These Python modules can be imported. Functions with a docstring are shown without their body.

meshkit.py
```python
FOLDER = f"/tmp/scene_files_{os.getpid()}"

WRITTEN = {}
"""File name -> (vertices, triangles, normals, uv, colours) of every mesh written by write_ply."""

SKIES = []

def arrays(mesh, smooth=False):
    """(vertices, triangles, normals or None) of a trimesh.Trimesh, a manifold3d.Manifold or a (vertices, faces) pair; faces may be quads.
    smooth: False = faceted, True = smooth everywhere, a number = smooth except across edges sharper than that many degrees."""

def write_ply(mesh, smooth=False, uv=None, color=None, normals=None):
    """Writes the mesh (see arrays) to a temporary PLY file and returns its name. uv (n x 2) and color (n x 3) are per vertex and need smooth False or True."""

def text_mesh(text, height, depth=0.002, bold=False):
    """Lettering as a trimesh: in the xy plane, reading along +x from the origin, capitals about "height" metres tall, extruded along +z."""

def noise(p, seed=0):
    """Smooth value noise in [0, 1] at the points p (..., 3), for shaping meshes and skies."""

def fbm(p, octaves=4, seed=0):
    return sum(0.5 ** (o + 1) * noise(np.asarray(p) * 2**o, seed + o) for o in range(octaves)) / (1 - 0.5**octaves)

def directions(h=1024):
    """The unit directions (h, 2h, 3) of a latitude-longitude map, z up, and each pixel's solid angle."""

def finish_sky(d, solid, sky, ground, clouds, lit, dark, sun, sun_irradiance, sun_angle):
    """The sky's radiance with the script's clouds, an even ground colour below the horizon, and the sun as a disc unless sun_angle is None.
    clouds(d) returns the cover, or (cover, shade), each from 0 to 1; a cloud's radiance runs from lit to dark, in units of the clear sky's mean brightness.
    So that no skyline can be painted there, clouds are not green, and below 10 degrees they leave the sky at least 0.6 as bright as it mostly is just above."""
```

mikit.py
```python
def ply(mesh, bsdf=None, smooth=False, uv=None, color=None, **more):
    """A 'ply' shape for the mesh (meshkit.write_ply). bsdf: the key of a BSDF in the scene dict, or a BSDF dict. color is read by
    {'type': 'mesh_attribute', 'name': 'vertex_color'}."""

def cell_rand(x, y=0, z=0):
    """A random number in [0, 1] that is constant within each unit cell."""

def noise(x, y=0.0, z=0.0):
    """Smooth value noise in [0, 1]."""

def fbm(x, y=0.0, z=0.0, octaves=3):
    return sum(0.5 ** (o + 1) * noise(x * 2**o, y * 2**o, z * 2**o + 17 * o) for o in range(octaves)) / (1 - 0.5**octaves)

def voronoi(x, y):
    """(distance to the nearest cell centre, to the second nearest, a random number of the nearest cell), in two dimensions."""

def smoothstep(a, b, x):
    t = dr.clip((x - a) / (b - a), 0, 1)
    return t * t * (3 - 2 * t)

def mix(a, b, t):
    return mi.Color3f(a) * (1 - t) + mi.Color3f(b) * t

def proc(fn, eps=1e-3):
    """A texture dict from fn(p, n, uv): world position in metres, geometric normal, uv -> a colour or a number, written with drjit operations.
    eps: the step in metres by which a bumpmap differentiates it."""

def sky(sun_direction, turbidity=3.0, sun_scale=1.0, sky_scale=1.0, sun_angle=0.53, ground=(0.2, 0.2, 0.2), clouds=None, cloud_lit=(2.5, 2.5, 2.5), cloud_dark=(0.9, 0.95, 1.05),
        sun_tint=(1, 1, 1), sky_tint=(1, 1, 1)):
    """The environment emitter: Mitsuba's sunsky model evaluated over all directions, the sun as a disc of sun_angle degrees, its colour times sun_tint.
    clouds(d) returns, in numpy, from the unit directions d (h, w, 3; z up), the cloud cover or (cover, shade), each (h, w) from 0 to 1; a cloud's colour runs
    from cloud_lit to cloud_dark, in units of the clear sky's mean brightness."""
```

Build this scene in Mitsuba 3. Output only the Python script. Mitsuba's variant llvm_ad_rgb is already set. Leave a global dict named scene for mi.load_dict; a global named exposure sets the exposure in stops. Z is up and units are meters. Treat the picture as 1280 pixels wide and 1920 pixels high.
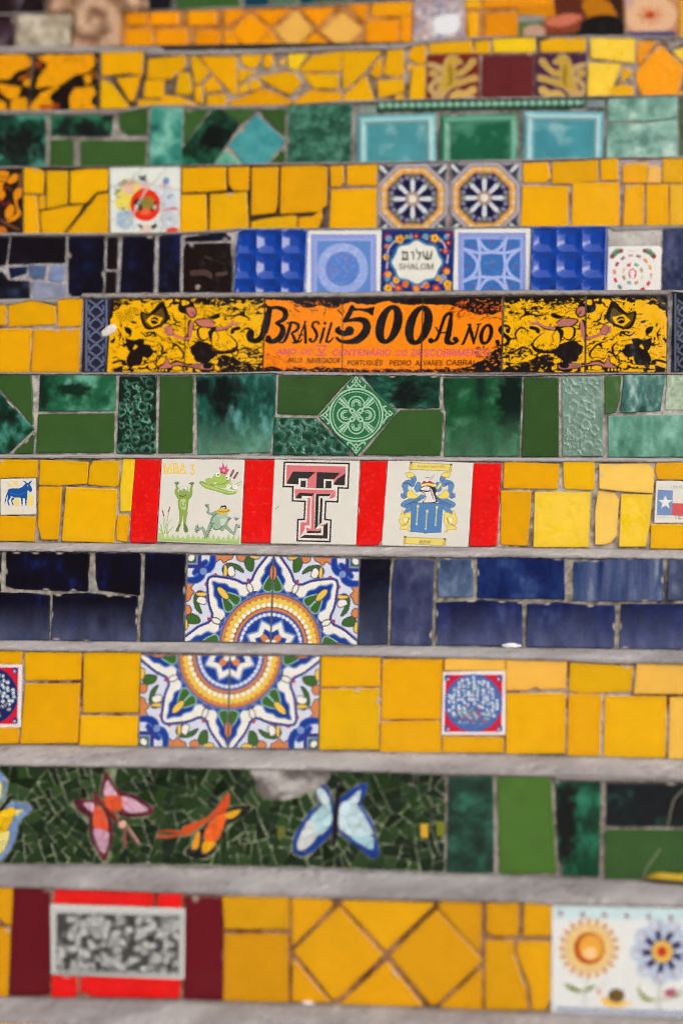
import math
import numpy as np, trimesh, shapely, mitsuba as mi, drjit as dr
import mikit, meshkit
from shapely.geometry import Polygon, LineString, Point, MultiPolygon, box
from shapely.ops import unary_union
from shapely import affinity
from scipy.spatial import Delaunay, Voronoi

# ---------------------------------------------------------------- camera, light, exposure
T = mi.ScalarTransform4f
scene, labels = {}, {}
FOCAL, EYE_V = 8000.0, 650.0                      # focal length and eye line, in pixels of a 1280 x 1920 picture
YAW, PITCH = math.atan(0.225), math.atan((960 - EYE_V) / FOCAL)
EYE = np.array([0.0, 0.0, 1.6])
FWD = np.array([-math.sin(YAW) * math.cos(PITCH), math.cos(YAW) * math.cos(PITCH), -math.sin(PITCH)])
RGT = np.array([math.cos(YAW), math.sin(YAW), 0.0])
UPV = np.cross(RGT, FWD)
scene['camera'] = {'type': 'thinlens', 'fov': 2 * math.degrees(math.atan(640 / FOCAL)), 'fov_axis': 'x',
                   'to_world': T().look_at(origin=EYE.tolist(), target=(EYE + FWD).tolist(), up=[0, 0, 1]),
                   'aperture_radius': 0.0285, 'focus_distance': 7.60, 'near_clip': 0.1, 'far_clip': 500.0}
exposure = 2.44
SUN = np.array([0.50, -0.84, 0.27]); SUN = SUN / np.linalg.norm(SUN)
def veil(d):
    """An even overcast, brightest in a wide glow round the veiled sun."""
    a = np.degrees(np.arccos(np.clip(d @ SUN, -1, 1)))
    t = np.clip(a / 95.0, 0, 1)
    return np.ones(a.shape), t * t * (3 - 2 * t)
scene['sky'] = mikit.sky(SUN.tolist(), turbidity=4, sun_scale=0.28, sun_angle=25, clouds=veil, cloud_lit=(5.4, 5.4, 5.5), cloud_dark=(1.9, 1.92, 2.0),
                         sun_tint=(0.78, 1.0, 1.52), ground=(0.2, 0.195, 0.19))

# ---------------------------------------------------------------- materials
def lin(c):
    c = np.asarray(c, float) / 255.0
    return np.where(c <= 0.04045, c / 12.92, ((c + 0.055) / 1.055) ** 2.4)

def concrete_color(p, n, uv):
    a = mikit.fbm(p.x * 11, p.y * 4, p.z * 14, 4)
    b = mikit.fbm(p.x * 90 + 5, p.y * 14, p.z * 90, 3)
    g = mikit.noise(p.x * 900, p.y * 900, p.z * 900)
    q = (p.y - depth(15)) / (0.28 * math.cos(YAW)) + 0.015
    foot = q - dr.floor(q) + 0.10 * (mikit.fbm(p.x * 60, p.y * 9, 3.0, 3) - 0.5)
    c = mikit.mix((0.24, 0.215, 0.21), (0.36, 0.335, 0.325), mikit.smoothstep(0.25, 0.75, a))
    c = c * (0.86 + 0.28 * b)
    stain = mikit.smoothstep(0.56, 0.78, mikit.fbm(p.x * 14 + 40, p.y * 5 + 9, p.z * 9, 3))
    c = c * (1 - 0.20 * stain)
    foot_dark = dr.select((p.z > 0.05) & (dr.abs(n.z) > 0.75), mikit.smoothstep(0.80, 1.0, foot) * (0.3 + 0.45 * b), 0.0)   # tread darkens towards the foot of each riser
    pit = mikit.smoothstep(0.70, 0.80, mikit.noise(p.x * 210, p.y * 34, p.z * 210)) * 0.32
    speck = mikit.smoothstep(0.74, 0.84, mikit.noise(p.x * 160 + 31, p.y * 26, p.z * 160)) * 0.34
    c = c * (1 - foot_dark) * (1 - pit)
    return c * (0.9 + 0.2 * g) * (1 + speck)

def concrete_bump(p, n, uv):
    return mikit.fbm(p.x * 260, p.y * 260, p.z * 260, 3)

def glaze_bump(p, n, uv):
    return mikit.fbm(p.x * 34, p.z * 34, p.y * 11, 3)

def rough_bump(p, n, uv):
    return mikit.fbm(p.x * 420, p.y * 420, p.z * 420, 3)

VC = {'type': 'mesh_attribute', 'name': 'vertex_color'}
def two(d): return {'type': 'twosided', 'bsdf': d}
scene['concrete'] = two({'type': 'bumpmap', 'arbitrary': mikit.proc(concrete_bump, 4e-4), 'scale': 0.0014,
                         'bsdf': {'type': 'principled', 'base_color': mikit.proc(concrete_color), 'roughness': 0.9, 'specular': 0.2}})
scene['mortar'] = two({'type': 'bumpmap', 'arbitrary': mikit.proc(rough_bump, 3e-4), 'scale': 0.0012,
                       'bsdf': {'type': 'principled', 'base_color': dict(VC), 'roughness': 0.92, 'specular': 0.2}})
scene['glaze'] = two({'type': 'bumpmap', 'arbitrary': mikit.proc(glaze_bump, 2e-3), 'scale': 0.0006,
                      'bsdf': {'type': 'principled', 'base_color': dict(VC), 'roughness': 0.09, 'specular': 0.5}})
scene['satin_glaze'] = two({'type': 'bumpmap', 'arbitrary': mikit.proc(glaze_bump, 2e-3), 'scale': 0.0005,
                            'bsdf': {'type': 'principled', 'base_color': dict(VC), 'roughness': 0.14, 'specular': 0.38}})
scene['rough_stone'] = two({'type': 'principled', 'base_color': dict(VC), 'roughness': 0.8, 'specular': 0.3})
scene['plaster'] = two({'type': 'principled', 'base_color': dict(VC), 'roughness': 0.9, 'specular': 0.2})

# ---------------------------------------------------------------- geometry helpers
def depth(k): return (7.5 + (8 - k) * 0.28) * math.cos(YAW)
TH = 0.0056                                        # how proud tile faces stand of the mortar

def unproject(uv, y):
    """A pixel of the photograph as a point of the upright plane at distance y (the riser it lies on)."""
    uv = np.asarray(uv, float).reshape(-1, 2)
    d = FWD + RGT * ((uv[:, :1] - 640) / FOCAL) - UPV * ((uv[:, 1:] - 960) / FOCAL)
    return EYE + d * (y / d[:, 1:2])

def reproject(p):
    q = np.asarray(p, float) - EYE
    w = q @ FWD
    return np.stack([640 + FOCAL * (q @ RGT) / w, 960 - FOCAL * (q @ UPV) / w], 1)

def fbm(p, seed=0, o=3): return meshkit.fbm(np.asarray(p, float), o, seed)

used = {}
def numbered(key):
    n = used.get(key, -1) + 1
    used[key] = n
    return key if n == 0 else f'{key}_{n:03d}'

def put(key, v, f, bsdf, color=None, smooth=False):
    key = numbered(key)
    if color is not None:
        color = np.broadcast_to(np.clip(np.asarray(color, float), 0.001, 0.92), (len(v), 3))
    scene[key] = mikit.ply((np.asarray(v), np.asarray(f)), bsdf, smooth=smooth, color=color)
    return key

def biggest(g):
    if g.is_empty: return None
    gs = [x for x in getattr(g, 'geoms', [g]) if x.geom_type == 'Polygon']
    return max(gs, key=lambda x: x.area) if gs else None

def ring_of(poly, seg, amp, seed):
    """Outline of a tile: dense points, each nudged by noise so that cut edges are uneven; counter-clockwise."""
    poly = shapely.segmentize(shapely.remove_repeated_points(poly, 2e-4), seg)
    r = np.array(poly.exterior.coords)[:-1]
    if Polygon(r).exterior.is_ccw is False: r = r[::-1]
    t = np.roll(r, -1, 0) - np.roll(r, 1, 0)
    n = np.stack([t[:, 1], -t[:, 0]], 1)
    n /= np.linalg.norm(n, axis=1, keepdims=True) + 1e-12
    if amp:
        w = fbm(np.c_[r * 130, np.full(len(r), seed * 3.1)], 3, 3) - 0.5
        w2 = fbm(np.c_[r * 420, np.full(len(r), seed * 1.7)], 5, 2) - 0.5
        r = r + n * (2.0 * w + 0.9 * w2)[:, None] * amp
    return r, n

class Row:
    def __init__(self, k, key, y0):
        self.k, self.key, self.y0, self.y = k, key, y0, depth(k)
    def px(self, c, pts):
        p = np.asarray(pts, float).reshape(-1, 2)
        return np.stack([c * 320 + p[:, 0] / 4, self.y0 + p[:, 1] / 4], 1)

SEED = [0]
def tile(row, poly_px, color, name='tile', cfn=None, hfn=None, space=0.006, bevel=0.0011, tilt=(0, 0), amp=0.0004,
         bsdf='satin_glaze', th=None, c=0, rnd=0.0012, jit=True, noise=0.07, chip=0.76, grow=0.0008):
    """One tile: a closed slab with a bevelled rim whose face may carry its own glaze colour (cfn) or relief (hfn).
    Returns its key and the frame in which a print on its face is laid."""
    SEED[0] += 1
    sd = SEED[0]
    rng = np.random.default_rng(sd)
    th = (TH + rng.uniform(-0.0007, 0.0009)) if th is None else th
    yf = row.y - th
    w = unproject(poly_px, yf)
    poly = Polygon(w[:, [0, 2]]).buffer(0)
    poly = biggest(poly)
    if poly is None: return None, None
    q = biggest(poly.buffer(-rnd).buffer(rnd * 0.95, quad_segs=2)) if rnd else poly
    poly = q or poly
    if grow and rnd: poly = poly.buffer(grow, join_style=2)
    r, n = ring_of(poly, 0.009 if amp else 0.02, amp, sd)
    cx, cz = poly.centroid.x, poly.centroid.y
    tx, tz = tilt
    if jit: tx, tz = tx + rng.normal(0, 0.006), tz + rng.normal(0, 0.006)
    face = lambda x, z: yf + tx * (x - cx) + tz * (z - cz)
    R0 = np.c_[r[:, 0], np.full(len(r), row.y + 0.004), r[:, 1]]
    R1 = np.c_[r[:, 0], face(r[:, 0], r[:, 1]) + bevel, r[:, 1]]
    m1 = r - n * bevel * 0.42
    R2 = np.c_[m1[:, 0], face(m1[:, 0], m1[:, 1]) + bevel * 0.36, m1[:, 1]]
    m2 = r - n * bevel * 1.25
    pf = biggest(Polygon(m2).buffer(0))
    pts = m2
    if space:
        x0, z0, x1, z1 = pf.bounds
        gx, gz = np.meshgrid(np.arange(x0, x1, space) + space * .5, np.arange(z0, z1, space) + space * .5)
        g = np.c_[gx.ravel(), gz.ravel()]
        inner = pf.buffer(-space * 0.45)
        if not inner.is_empty:
            g = g[shapely.contains_xy(inner, g[:, 0], g[:, 1])]
            g = g + rng.uniform(-.12, .12, g.shape) * space
            pts = np.vstack([m2, g])
        tri = Delaunay(pts).simplices
        cen = pts[tri].mean(1)
        tri = tri[shapely.contains_xy(pf.buffer(1e-5), cen[:, 0], cen[:, 1])]
    else:
        vv, tri = trimesh.creation.triangulate_polygon(Polygon(m2), engine='earcut')
        if len(vv) != len(m2):
            tri = Delaunay(m2).simplices
            cen = m2[tri].mean(1)
            tri = tri[shapely.contains_xy(pf.buffer(1e-5), cen[:, 0], cen[:, 1])]
        else: pts = np.asarray(vv)
    a = pts[tri]
    area = np.cross(a[:, 1] - a[:, 0], a[:, 2] - a[:, 0])
    tri = tri[np.abs(area) > 1e-12]
    area = area[np.abs(area) > 1e-12]
    tri = np.where(area[:, None] > 0, tri, tri[:, ::-1])      # faces -y when counter-clockwise in x, z
    yface = face(pts[:, 0], pts[:, 1])
    uv = reproject(np.c_[pts[:, 0], np.full(len(pts), yf), pts[:, 1]])
    X, Yl = (uv[:, 0] - 320 * c) * 4, (uv[:, 1] - row.y0) * 4
    if hfn is not None:
        edge = np.clip(shapely.distance(pf.exterior, shapely.points(pts)) / 0.002, 0, 1)
        yface = yface - hfn(X, Yl) * edge
    F = np.c_[pts[:, 0], yface, pts[:, 1]]
    nb = len(r)
    V = np.vstack([R0, R1, R2, F])
    faces = []
    i = np.arange(nb); j = (i + 1) % nb
    for s, e in ((0, nb), (nb, 2 * nb), (2 * nb, 3 * nb)):
        faces += [np.c_[s + i, s + j, e + j], np.c_[s + i, e + j, e + i]]
    faces.append(tri + 3 * nb)
    base = lin(color)
    Vn = V
    col = np.broadcast_to(base, (len(V), 3)) * (1 + noise * 2 * (fbm(np.c_[V[:, 0] * 40, V[:, 2] * 40, np.full(len(V), sd * 7.7)], 1) - .5)[:, None])
    if noise > 0.05:
        d = shapely.distance(pf.exterior, shapely.points(V[:, [0, 2]]))
        gr = np.exp(-d / 0.0035) * fbm(np.c_[V[:, 0] * 90, V[:, 2] * 90, np.full(len(V), sd * 2.2)], 8) * 0.18
        col = col * (1 - gr[:, None])
    if cfn is not None:
        col = col.copy()
        cf = cfn(X, Yl, pts)
        col[3 * nb:] = cf
        col[:3 * nb] = cf[:nb][np.tile(np.arange(nb), 3)] if len(cf) >= nb else base
    if noise > .05:                                            # chipped biscuit shows at the rim
        ch = fbm(np.c_[r * 240, np.full(nb, sd * 5.3)], 21, 2)
        col = col.copy()
        bis = lin((196, 182, 170)) * .85
        col[nb:2 * nb][ch > .68] = bis
        m = ((ch > chip) & (n[:, 1] > .3)) | (ch > chip + .07)
        col[2 * nb:3 * nb][m] = bis
        col[3 * nb:3 * nb + len(m2)][m] = bis
    key = put(f'{row.key}__{name}', V, np.vstack(faces), bsdf, col)
    return key, dict(face=face, poly=pf, yf=yf, row=row, c=c, key=key)

# ---------------------------------------------------------------- drawing flat print: coloured polygons laid on a tile's face
def el(x, y, rx, ry=None, rot=0):
    return affinity.rotate(affinity.scale(Point(x, y).buffer(1, quad_segs=5), rx, ry or rx), rot, origin=(x, y))
def pg(s): return Polygon(np.array(s.replace(',', ' ').split(), float).reshape(-1, 2) if isinstance(s, str) else s).buffer(0)
def catmull(p, closed, n=4):
    p = np.asarray(p, float)
    if closed: q = np.vstack([p[-1], p, p[:2]])
    else: q = np.vstack([2 * p[0] - p[1], p, 2 * p[-1] - p[-2]])
    out = []
    for i in range(1, len(q) - 2):
        for t in np.arange(n) / n:
            a, b, c, d = q[i - 1:i + 3]
            out.append(.5 * (2 * b + (c - a) * t + (2 * a - 5 * b + 4 * c - d) * t ** 2 + (3 * b - a - 3 * c + d) * t ** 3))
    if not closed: out.append(p[-1])
    return np.array(out)
def sm(s, n=4): return Polygon(catmull(np.array(s.replace(',', ' ').split(), float).reshape(-1, 2) if isinstance(s, str) else s, True, n)).buffer(0)
def st(s, w, smooth=True, cap=1):
    """A brush stroke through the points; w is its half width, or one half width per point."""
    p = np.array(s.replace(',', ' ').split(), float).reshape(-1, 2) if isinstance(s, str) else np.asarray(s, float)
    if np.isscalar(w):
        return LineString(catmull(p, False) if smooth and len(p) > 2 else p).buffer(w, quad_segs=3, cap_style=cap)
    ww = np.asarray(w, float)
    t = np.arange(len(p))
    if smooth and len(p) > 2:
        q = catmull(p, False); tt = np.linspace(0, len(p) - 1, len(q))
    else: q, tt = p, t
    wq = np.interp(tt, t, ww)
    return unary_union([unary_union([Point(a).buffer(x, quad_segs=3), Point(b).buffer(y, quad_segs=3)]).convex_hull for a, b, x, y in zip(q[:-1], q[1:], wq[:-1], wq[1:])])

TEXTS = {}
def text(s, x0, y0, x1, y1, bold=False, slant=0.0):
    if (s, bold) not in TEXTS:
        m = meshkit.text_mesh(s, 1.0, 0.1, bold)
        v, f = np.asarray(m.vertices), np.asarray(m.faces)
        top = f[(v[f][:, :, 2] > 0.05).all(1)]
        TEXTS[s, bold] = unary_union([Polygon(v[t][:, :2]) for t in top]).buffer(0.004)
    g = TEXTS[s, bold]
    a, b, c, d = g.bounds
    g = affinity.affine_transform(g, [(x1 - x0) / (c - a), 0, 0, -(y1 - y0) / (d - b), x0 - a * (x1 - x0) / (c - a), y1 + b * (y1 - y0) / (d - b)])
    return affinity.affine_transform(g, [1, -slant, 0, 1, slant * y1, 0]) if slant else g.simplify(0.4)

def paint(fr, layers, name='print', off=0.00035, bsdf='glaze', inset=0.0004):
    """Lays the layers (later ones on top) on the tile's face as one flat mesh without overlaps, in the row's crop coordinates."""
    row, c = fr['row'], fr['c']
    q = np.array(biggest(fr['poly'].buffer(-inset)).exterior.coords)
    uv = reproject(np.c_[q[:, 0], np.full(len(q), fr['yf']), q[:, 1]])
    clip = Polygon(np.c_[(uv[:, 0] - 320 * c) * 4, (uv[:, 1] - row.y0) * 4]).buffer(0)
    V, Fc, C, n, cover = [], [], [], 0, None
    for g, col in layers[::-1]:
        g = g.intersection(clip)
        if g.is_empty: continue
        h = g if cover is None else g.difference(cover)
        cover = g if cover is None else unary_union([cover, g])
        for p in getattr(h, 'geoms', [h]):
            if p.geom_type != 'Polygon' or p.area < 3: continue
            p = p.simplify(0.35)
            if p.is_empty or not p.is_valid: p = biggest(p.buffer(0))
            if p is None or p.area < 3: continue
            v, f = trimesh.creation.triangulate_polygon(p, engine='earcut')
            w = unproject(row.px(c, v), fr['yf'])
            V.append(np.c_[w[:, 0], fr['face'](w[:, 0], w[:, 2]) - off, w[:, 2]])
            e = np.cross(v[f[:, 1]] - v[f[:, 0]], v[f[:, 2]] - v[f[:, 0]])
            f = np.where(e[:, None] < 0, f, f[:, ::-1])
            Fc.append(f + n); n += len(v)
            C.append(np.broadcast_to(lin(col), (len(v), 3)))
    if not V: return
    put(f"{fr['key']}__{name}", np.vstack(V), np.vstack(Fc), bsdf, np.vstack(C))
# ---------------------------------------------------------------- glazes
def mott(pal, sx=90, sy=90, seed=0, lo=.32, hi=.68, foot=0, foot_c=(150, 175, 165), y0=0, y1=600, dark=None, streak=0):
    """Glaze that pooled while firing: dark, middle and light colour by noise; foot: whitish wear near the tread below."""
    A, B, C = (lin(p) for p in pal)
    def f(X, Y, pts):
        q = np.c_[X / sx, Y / sy, np.full(len(X), seed * 9.1)]
        a = fbm(q, seed, 4)
        b = fbm(q * 3.1 + 7, seed + 1, 3)
        t = np.clip((a * .7 + b * .3 - lo) / (hi - lo), 0, 1)[:, None]
        col = np.where(t < .5, A + (B - A) * t * 2, B + (C - B) * (t * 2 - 1))
        if dark is not None:
            for (dx, dy, rx, ry) in dark:
                d = np.sqrt(((X - dx) / rx) ** 2 + ((Y - dy) / ry) ** 2) + (b - .5) * 1.1
                w = np.clip((1.25 - d) / .6, 0, 1)[:, None]
                col = col * (1 - w) + A * .6 * w
        if foot:
            s = fbm(np.c_[X / 70, Y / 210, np.full(len(X), seed + 3.3)], seed + 5, 4)
            w = np.clip((Y - y0) / (y1 - y0), 0, 1) ** 1.3 * foot * np.clip(.35 + 1.5 * (s - .2), 0, 1.3)
            w = np.clip(w, 0, .9)[:, None]
            col = col * (1 - w) + lin(foot_c) * w
        if streak:  # painted reflection: pale upright streaks mixed into the glaze colour
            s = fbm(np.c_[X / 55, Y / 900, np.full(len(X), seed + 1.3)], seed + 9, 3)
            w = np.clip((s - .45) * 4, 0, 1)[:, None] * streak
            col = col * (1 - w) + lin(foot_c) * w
        fine = fbm(np.c_[X / 9, Y / 9, np.full(len(X), seed)], 4, 2)[:, None]
        return col * (.8 + .4 * fine)
    return f

def speckle(c, amt=.14, seed=0):
    def f(X, Y, pts):
        a = fbm(np.c_[X / 9, Y / 9, X * 0 + seed], 6, 2)
        b = fbm(np.c_[X / 80, Y / 120, X * 0 + seed], 7, 3)
        sc = fbm(np.c_[X / 200 + Y / 60, Y / 9 + X / 40, X * 0 + seed], 11, 2)
        col = lin(c) * (1 + amt * (a - .5) + .2 * (b - .5))[:, None]
        w = np.clip((a - .74) * 4, 0, .18)[:, None]
        return col * (1 - w) + w * lin((235, 110, 90))
    return f

def craters(bg, hi, seed, r0=22, r1=42, n=46, box_=(0, 0, 300, 650), amp=0.0016):
    """Pitted lava glaze: rings left by burst bubbles, light on their rims."""
    rng = np.random.default_rng(seed)
    P = []
    for _ in range(4000):
        p = np.array([rng.uniform(box_[0], box_[2]), rng.uniform(box_[1], box_[3])]); r = rng.uniform(r0, r1)
        if all(np.hypot(*(p - a[:2])) > (r + a[2]) * rng.uniform(.55, .95) for a in P): P.append((*p, r, rng.uniform(.35, 1)))
        if len(P) >= n: break
    P = np.array(P)
    def field(X, Y):
        wx = (fbm(np.c_[X / 22, Y / 22, X * 0 + seed], 3, 2) - .5) * 34
        wy = (fbm(np.c_[X / 22, Y / 22, X * 0 + seed + 9], 3, 2) - .5) * 34
        out = np.zeros(len(X))
        for x, y, r, a in P:
            d = np.hypot(X + wx - x, Y + wy - y)
            ang = .42 + .58 * np.cos(np.arctan2(Y - y, X - x) - a * 9)
            out = np.maximum(out, a * (0.35 + .65 * ang) * np.exp(-((d - r * .8) / (r * .22)) ** 2))
        return out
    def cf(X, Y, pts):
        k = field(X, Y)
        b = fbm(np.c_[X / 60, Y / 60, X * 0], seed, 3)
        w = np.clip(k * 1.0 * (.5 + b), 0, 1)[:, None]
        g = lin(bg) * (.75 + .5 * b)[:, None]
        return g * (1 - w) + lin(hi) * w
    return cf, lambda X, Y: field(X, Y) * amp

GREEN_D = ((14, 30, 26), (14, 66, 50), (70, 140, 125))
GREEN_M = ((14, 56, 40), (30, 96, 66), (96, 165, 140))
TEAL_M = ((24, 92, 80), (60, 142, 128), (130, 195, 180))
SAGE_M = ((84, 128, 116), (128, 172, 160), (184, 212, 200))

# ---------------------------------------------------------------- the steps: mortar riser and cement tread
W0, W1 = -190, 1470                                # how far rows run beyond the picture, in its pixels

def riser_and_tread(row, A, B, nextA_row, nextA, Cbot, tones, seed):
    """The mortar bed of one riser (key__riser) and the tread on top of this step (key__tread): A is the upper edge of the tread's
    nose, B its lower edge, nextA the foot line of the riser above (None: level)."""
    k, y = row.k, row.y
    yn = y - TH - 0.0022
    xa = unproject([[W0, 900], [W1, 900]], y)[:, 0]
    xs = np.arange(xa[0], xa[1], 0.0030)
    def prof(line, yy):
        w = unproject(np.array(line, float), yy)
        return np.interp(xs, w[:, 0], w[:, 2])
    zA, zB = prof(A, yn), prof(B, yn)
    zC = prof(Cbot, y) - 0.02
    nz = lambda s, o=3, sd=0: fbm(np.c_[xs * s, np.full((len(xs), 2), seed * 3.3)], sd, o) - .5
    zA = zA + nz(60, 3, 1) * 0.0022
    zB = np.minimum(zB + nz(110, 3, 2) * 0.0026 + nz(420, 2, 4) * 0.0012, zA - 0.0012)
    # riser bed: a grid of mortar, recessed behind the tiles, with a back
    zs = np.linspace(0, 1, 44)
    X, S = np.meshgrid(xs, zs)
    top = zA - 0.002
    Z = zC[None] + (top - zC)[None] * S
    P = np.c_[X.ravel(), np.full(X.size, y), Z.ravel()]
    nn = fbm(np.c_[P[:, 0] * 160, P[:, 2] * 160, np.full(len(P), seed)], 2, 4)
    big = fbm(np.c_[P[:, 0] * 28, P[:, 2] * 28, np.full(len(P), seed * 2)], 5, 3)
    P[:, 1] += -0.0002 - (nn - .5) * 0.0034 - (big - .5) * 0.0030
    ny, nx = X.shape
    ii = np.arange(nx * ny).reshape(ny, nx)
    a, b, c, d = ii[:-1, :-1].ravel(), ii[:-1, 1:].ravel(), ii[1:, 1:].ravel(), ii[1:, :-1].ravel()
    f = np.vstack([np.c_[a, b, c], np.c_[a, c, d]])
    u = reproject(P)[:, 0]
    lo = np.stack([np.interp(u, [t[0] for t in tones], [lin(t[1])[j] for t in tones]) for j in range(3)], 1)
    hi = np.stack([np.interp(u, [t[0] for t in tones], [lin(t[2])[j] for t in tones]) for j in range(3)], 1)
    w = np.clip((big * .55 + nn * .45 - .36) / .26, 0, 1)[:, None]
    col = (lo * (1 - w) + hi * w) * (.8 + .4 * nn)[:, None]
    e = np.array([[xs[0], y + .05, zC[0]], [xs[-1], y + .05, zC[-1]], [xs[-1], y + .05, top[-1]], [xs[0], y + .05, top[0]]])
    n0 = len(P)
    o = [ii[0, 0], ii[0, -1], ii[-1, -1], ii[-1, 0]]
    q = []
    for s in range(4):
        t = (s + 1) % 4
        q += [[o[s], n0 + s, n0 + t], [o[s], n0 + t, o[t]]]
    q += [[n0, n0 + 2, n0 + 1], [n0, n0 + 3, n0 + 2]]
    put(f'{row.key}__riser', np.vstack([P, e]), np.vstack([f, q]), 'mortar', np.vstack([col, np.full((4, 3), .2)]), smooth=True)
    # tread
    yb = depth(k - 1) + 0.012
    if nextA is not None:
        w_ = unproject(np.array(nextA, float), depth(k - 1) - TH)
        zb = np.interp(xs, w_[:, 0], w_[:, 2])
        zb = zb * .85 + .15 * zb.mean()
    else:
        zb = np.full(len(xs), (zA + 0.003).mean()) * .5 + .5 * (zA + .003)
    ts = np.r_[0, .004, .012, .03, np.linspace(.06, 1, 46)]
    prof_rows = [(np.full(len(xs), y + 0.012), zB + .0005), (np.full(len(xs), yn + 0.0016) + nz(90, 2, 8) * .001, zB),
                 (np.full(len(xs), yn) + nz(70, 3, 6) * .0016, zB * .6 + zA * .4), (np.full(len(xs), yn + .0006) + nz(70, 3, 6) * .0016, zB * .15 + zA * .85 )]
    for t in ts:
        yy = (yn + 0.0028) + (yb - yn - .0028) * t
        zz = zA + (zb - zA) * np.clip(t, 0, 1)
        wob = (fbm(np.c_[xs * 22, np.full(len(xs), yy * 22), np.full(len(xs), seed)], 3, 4) - .5) * 0.0022 * min(1, t * 6) * min(1, (1.02 - t) * 8)
        prof_rows.append((np.full(len(xs), yy), zz + wob))
    prof_rows.append((np.full(len(xs), yb), prof_rows[-1][1] - .03))
    prof_rows.append((np.full(len(xs), y + 0.012), zB - .004))
    V = np.vstack([np.c_[xs, yy, zz] for yy, zz in prof_rows])
    m = len(prof_rows)
    ii = np.arange(m * nx).reshape(m, nx)
    a, b, c, d = ii[:-1, :-1].ravel(), ii[:-1, 1:].ravel(), ii[1:, 1:].ravel(), ii[1:, :-1].ravel()
    f = np.vstack([np.c_[a, b, c], np.c_[a, c, d]])
    put(f'{row.key}__tread', V, f, 'concrete', None, smooth=35)
    x0_, x1_ = xs[0] + .015, xs[-1] - .015
    m_ = trimesh.creation.box(bounds=[[x0_, y + .03, -.05], [x1_, yb + (.05 if k else 1.5), min(zA.min(), zb.min()) - .04]])
    put(f'{row.key}__core', m_.vertices, m_.faces, 'concrete')
    return xs, zA, zb

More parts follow.
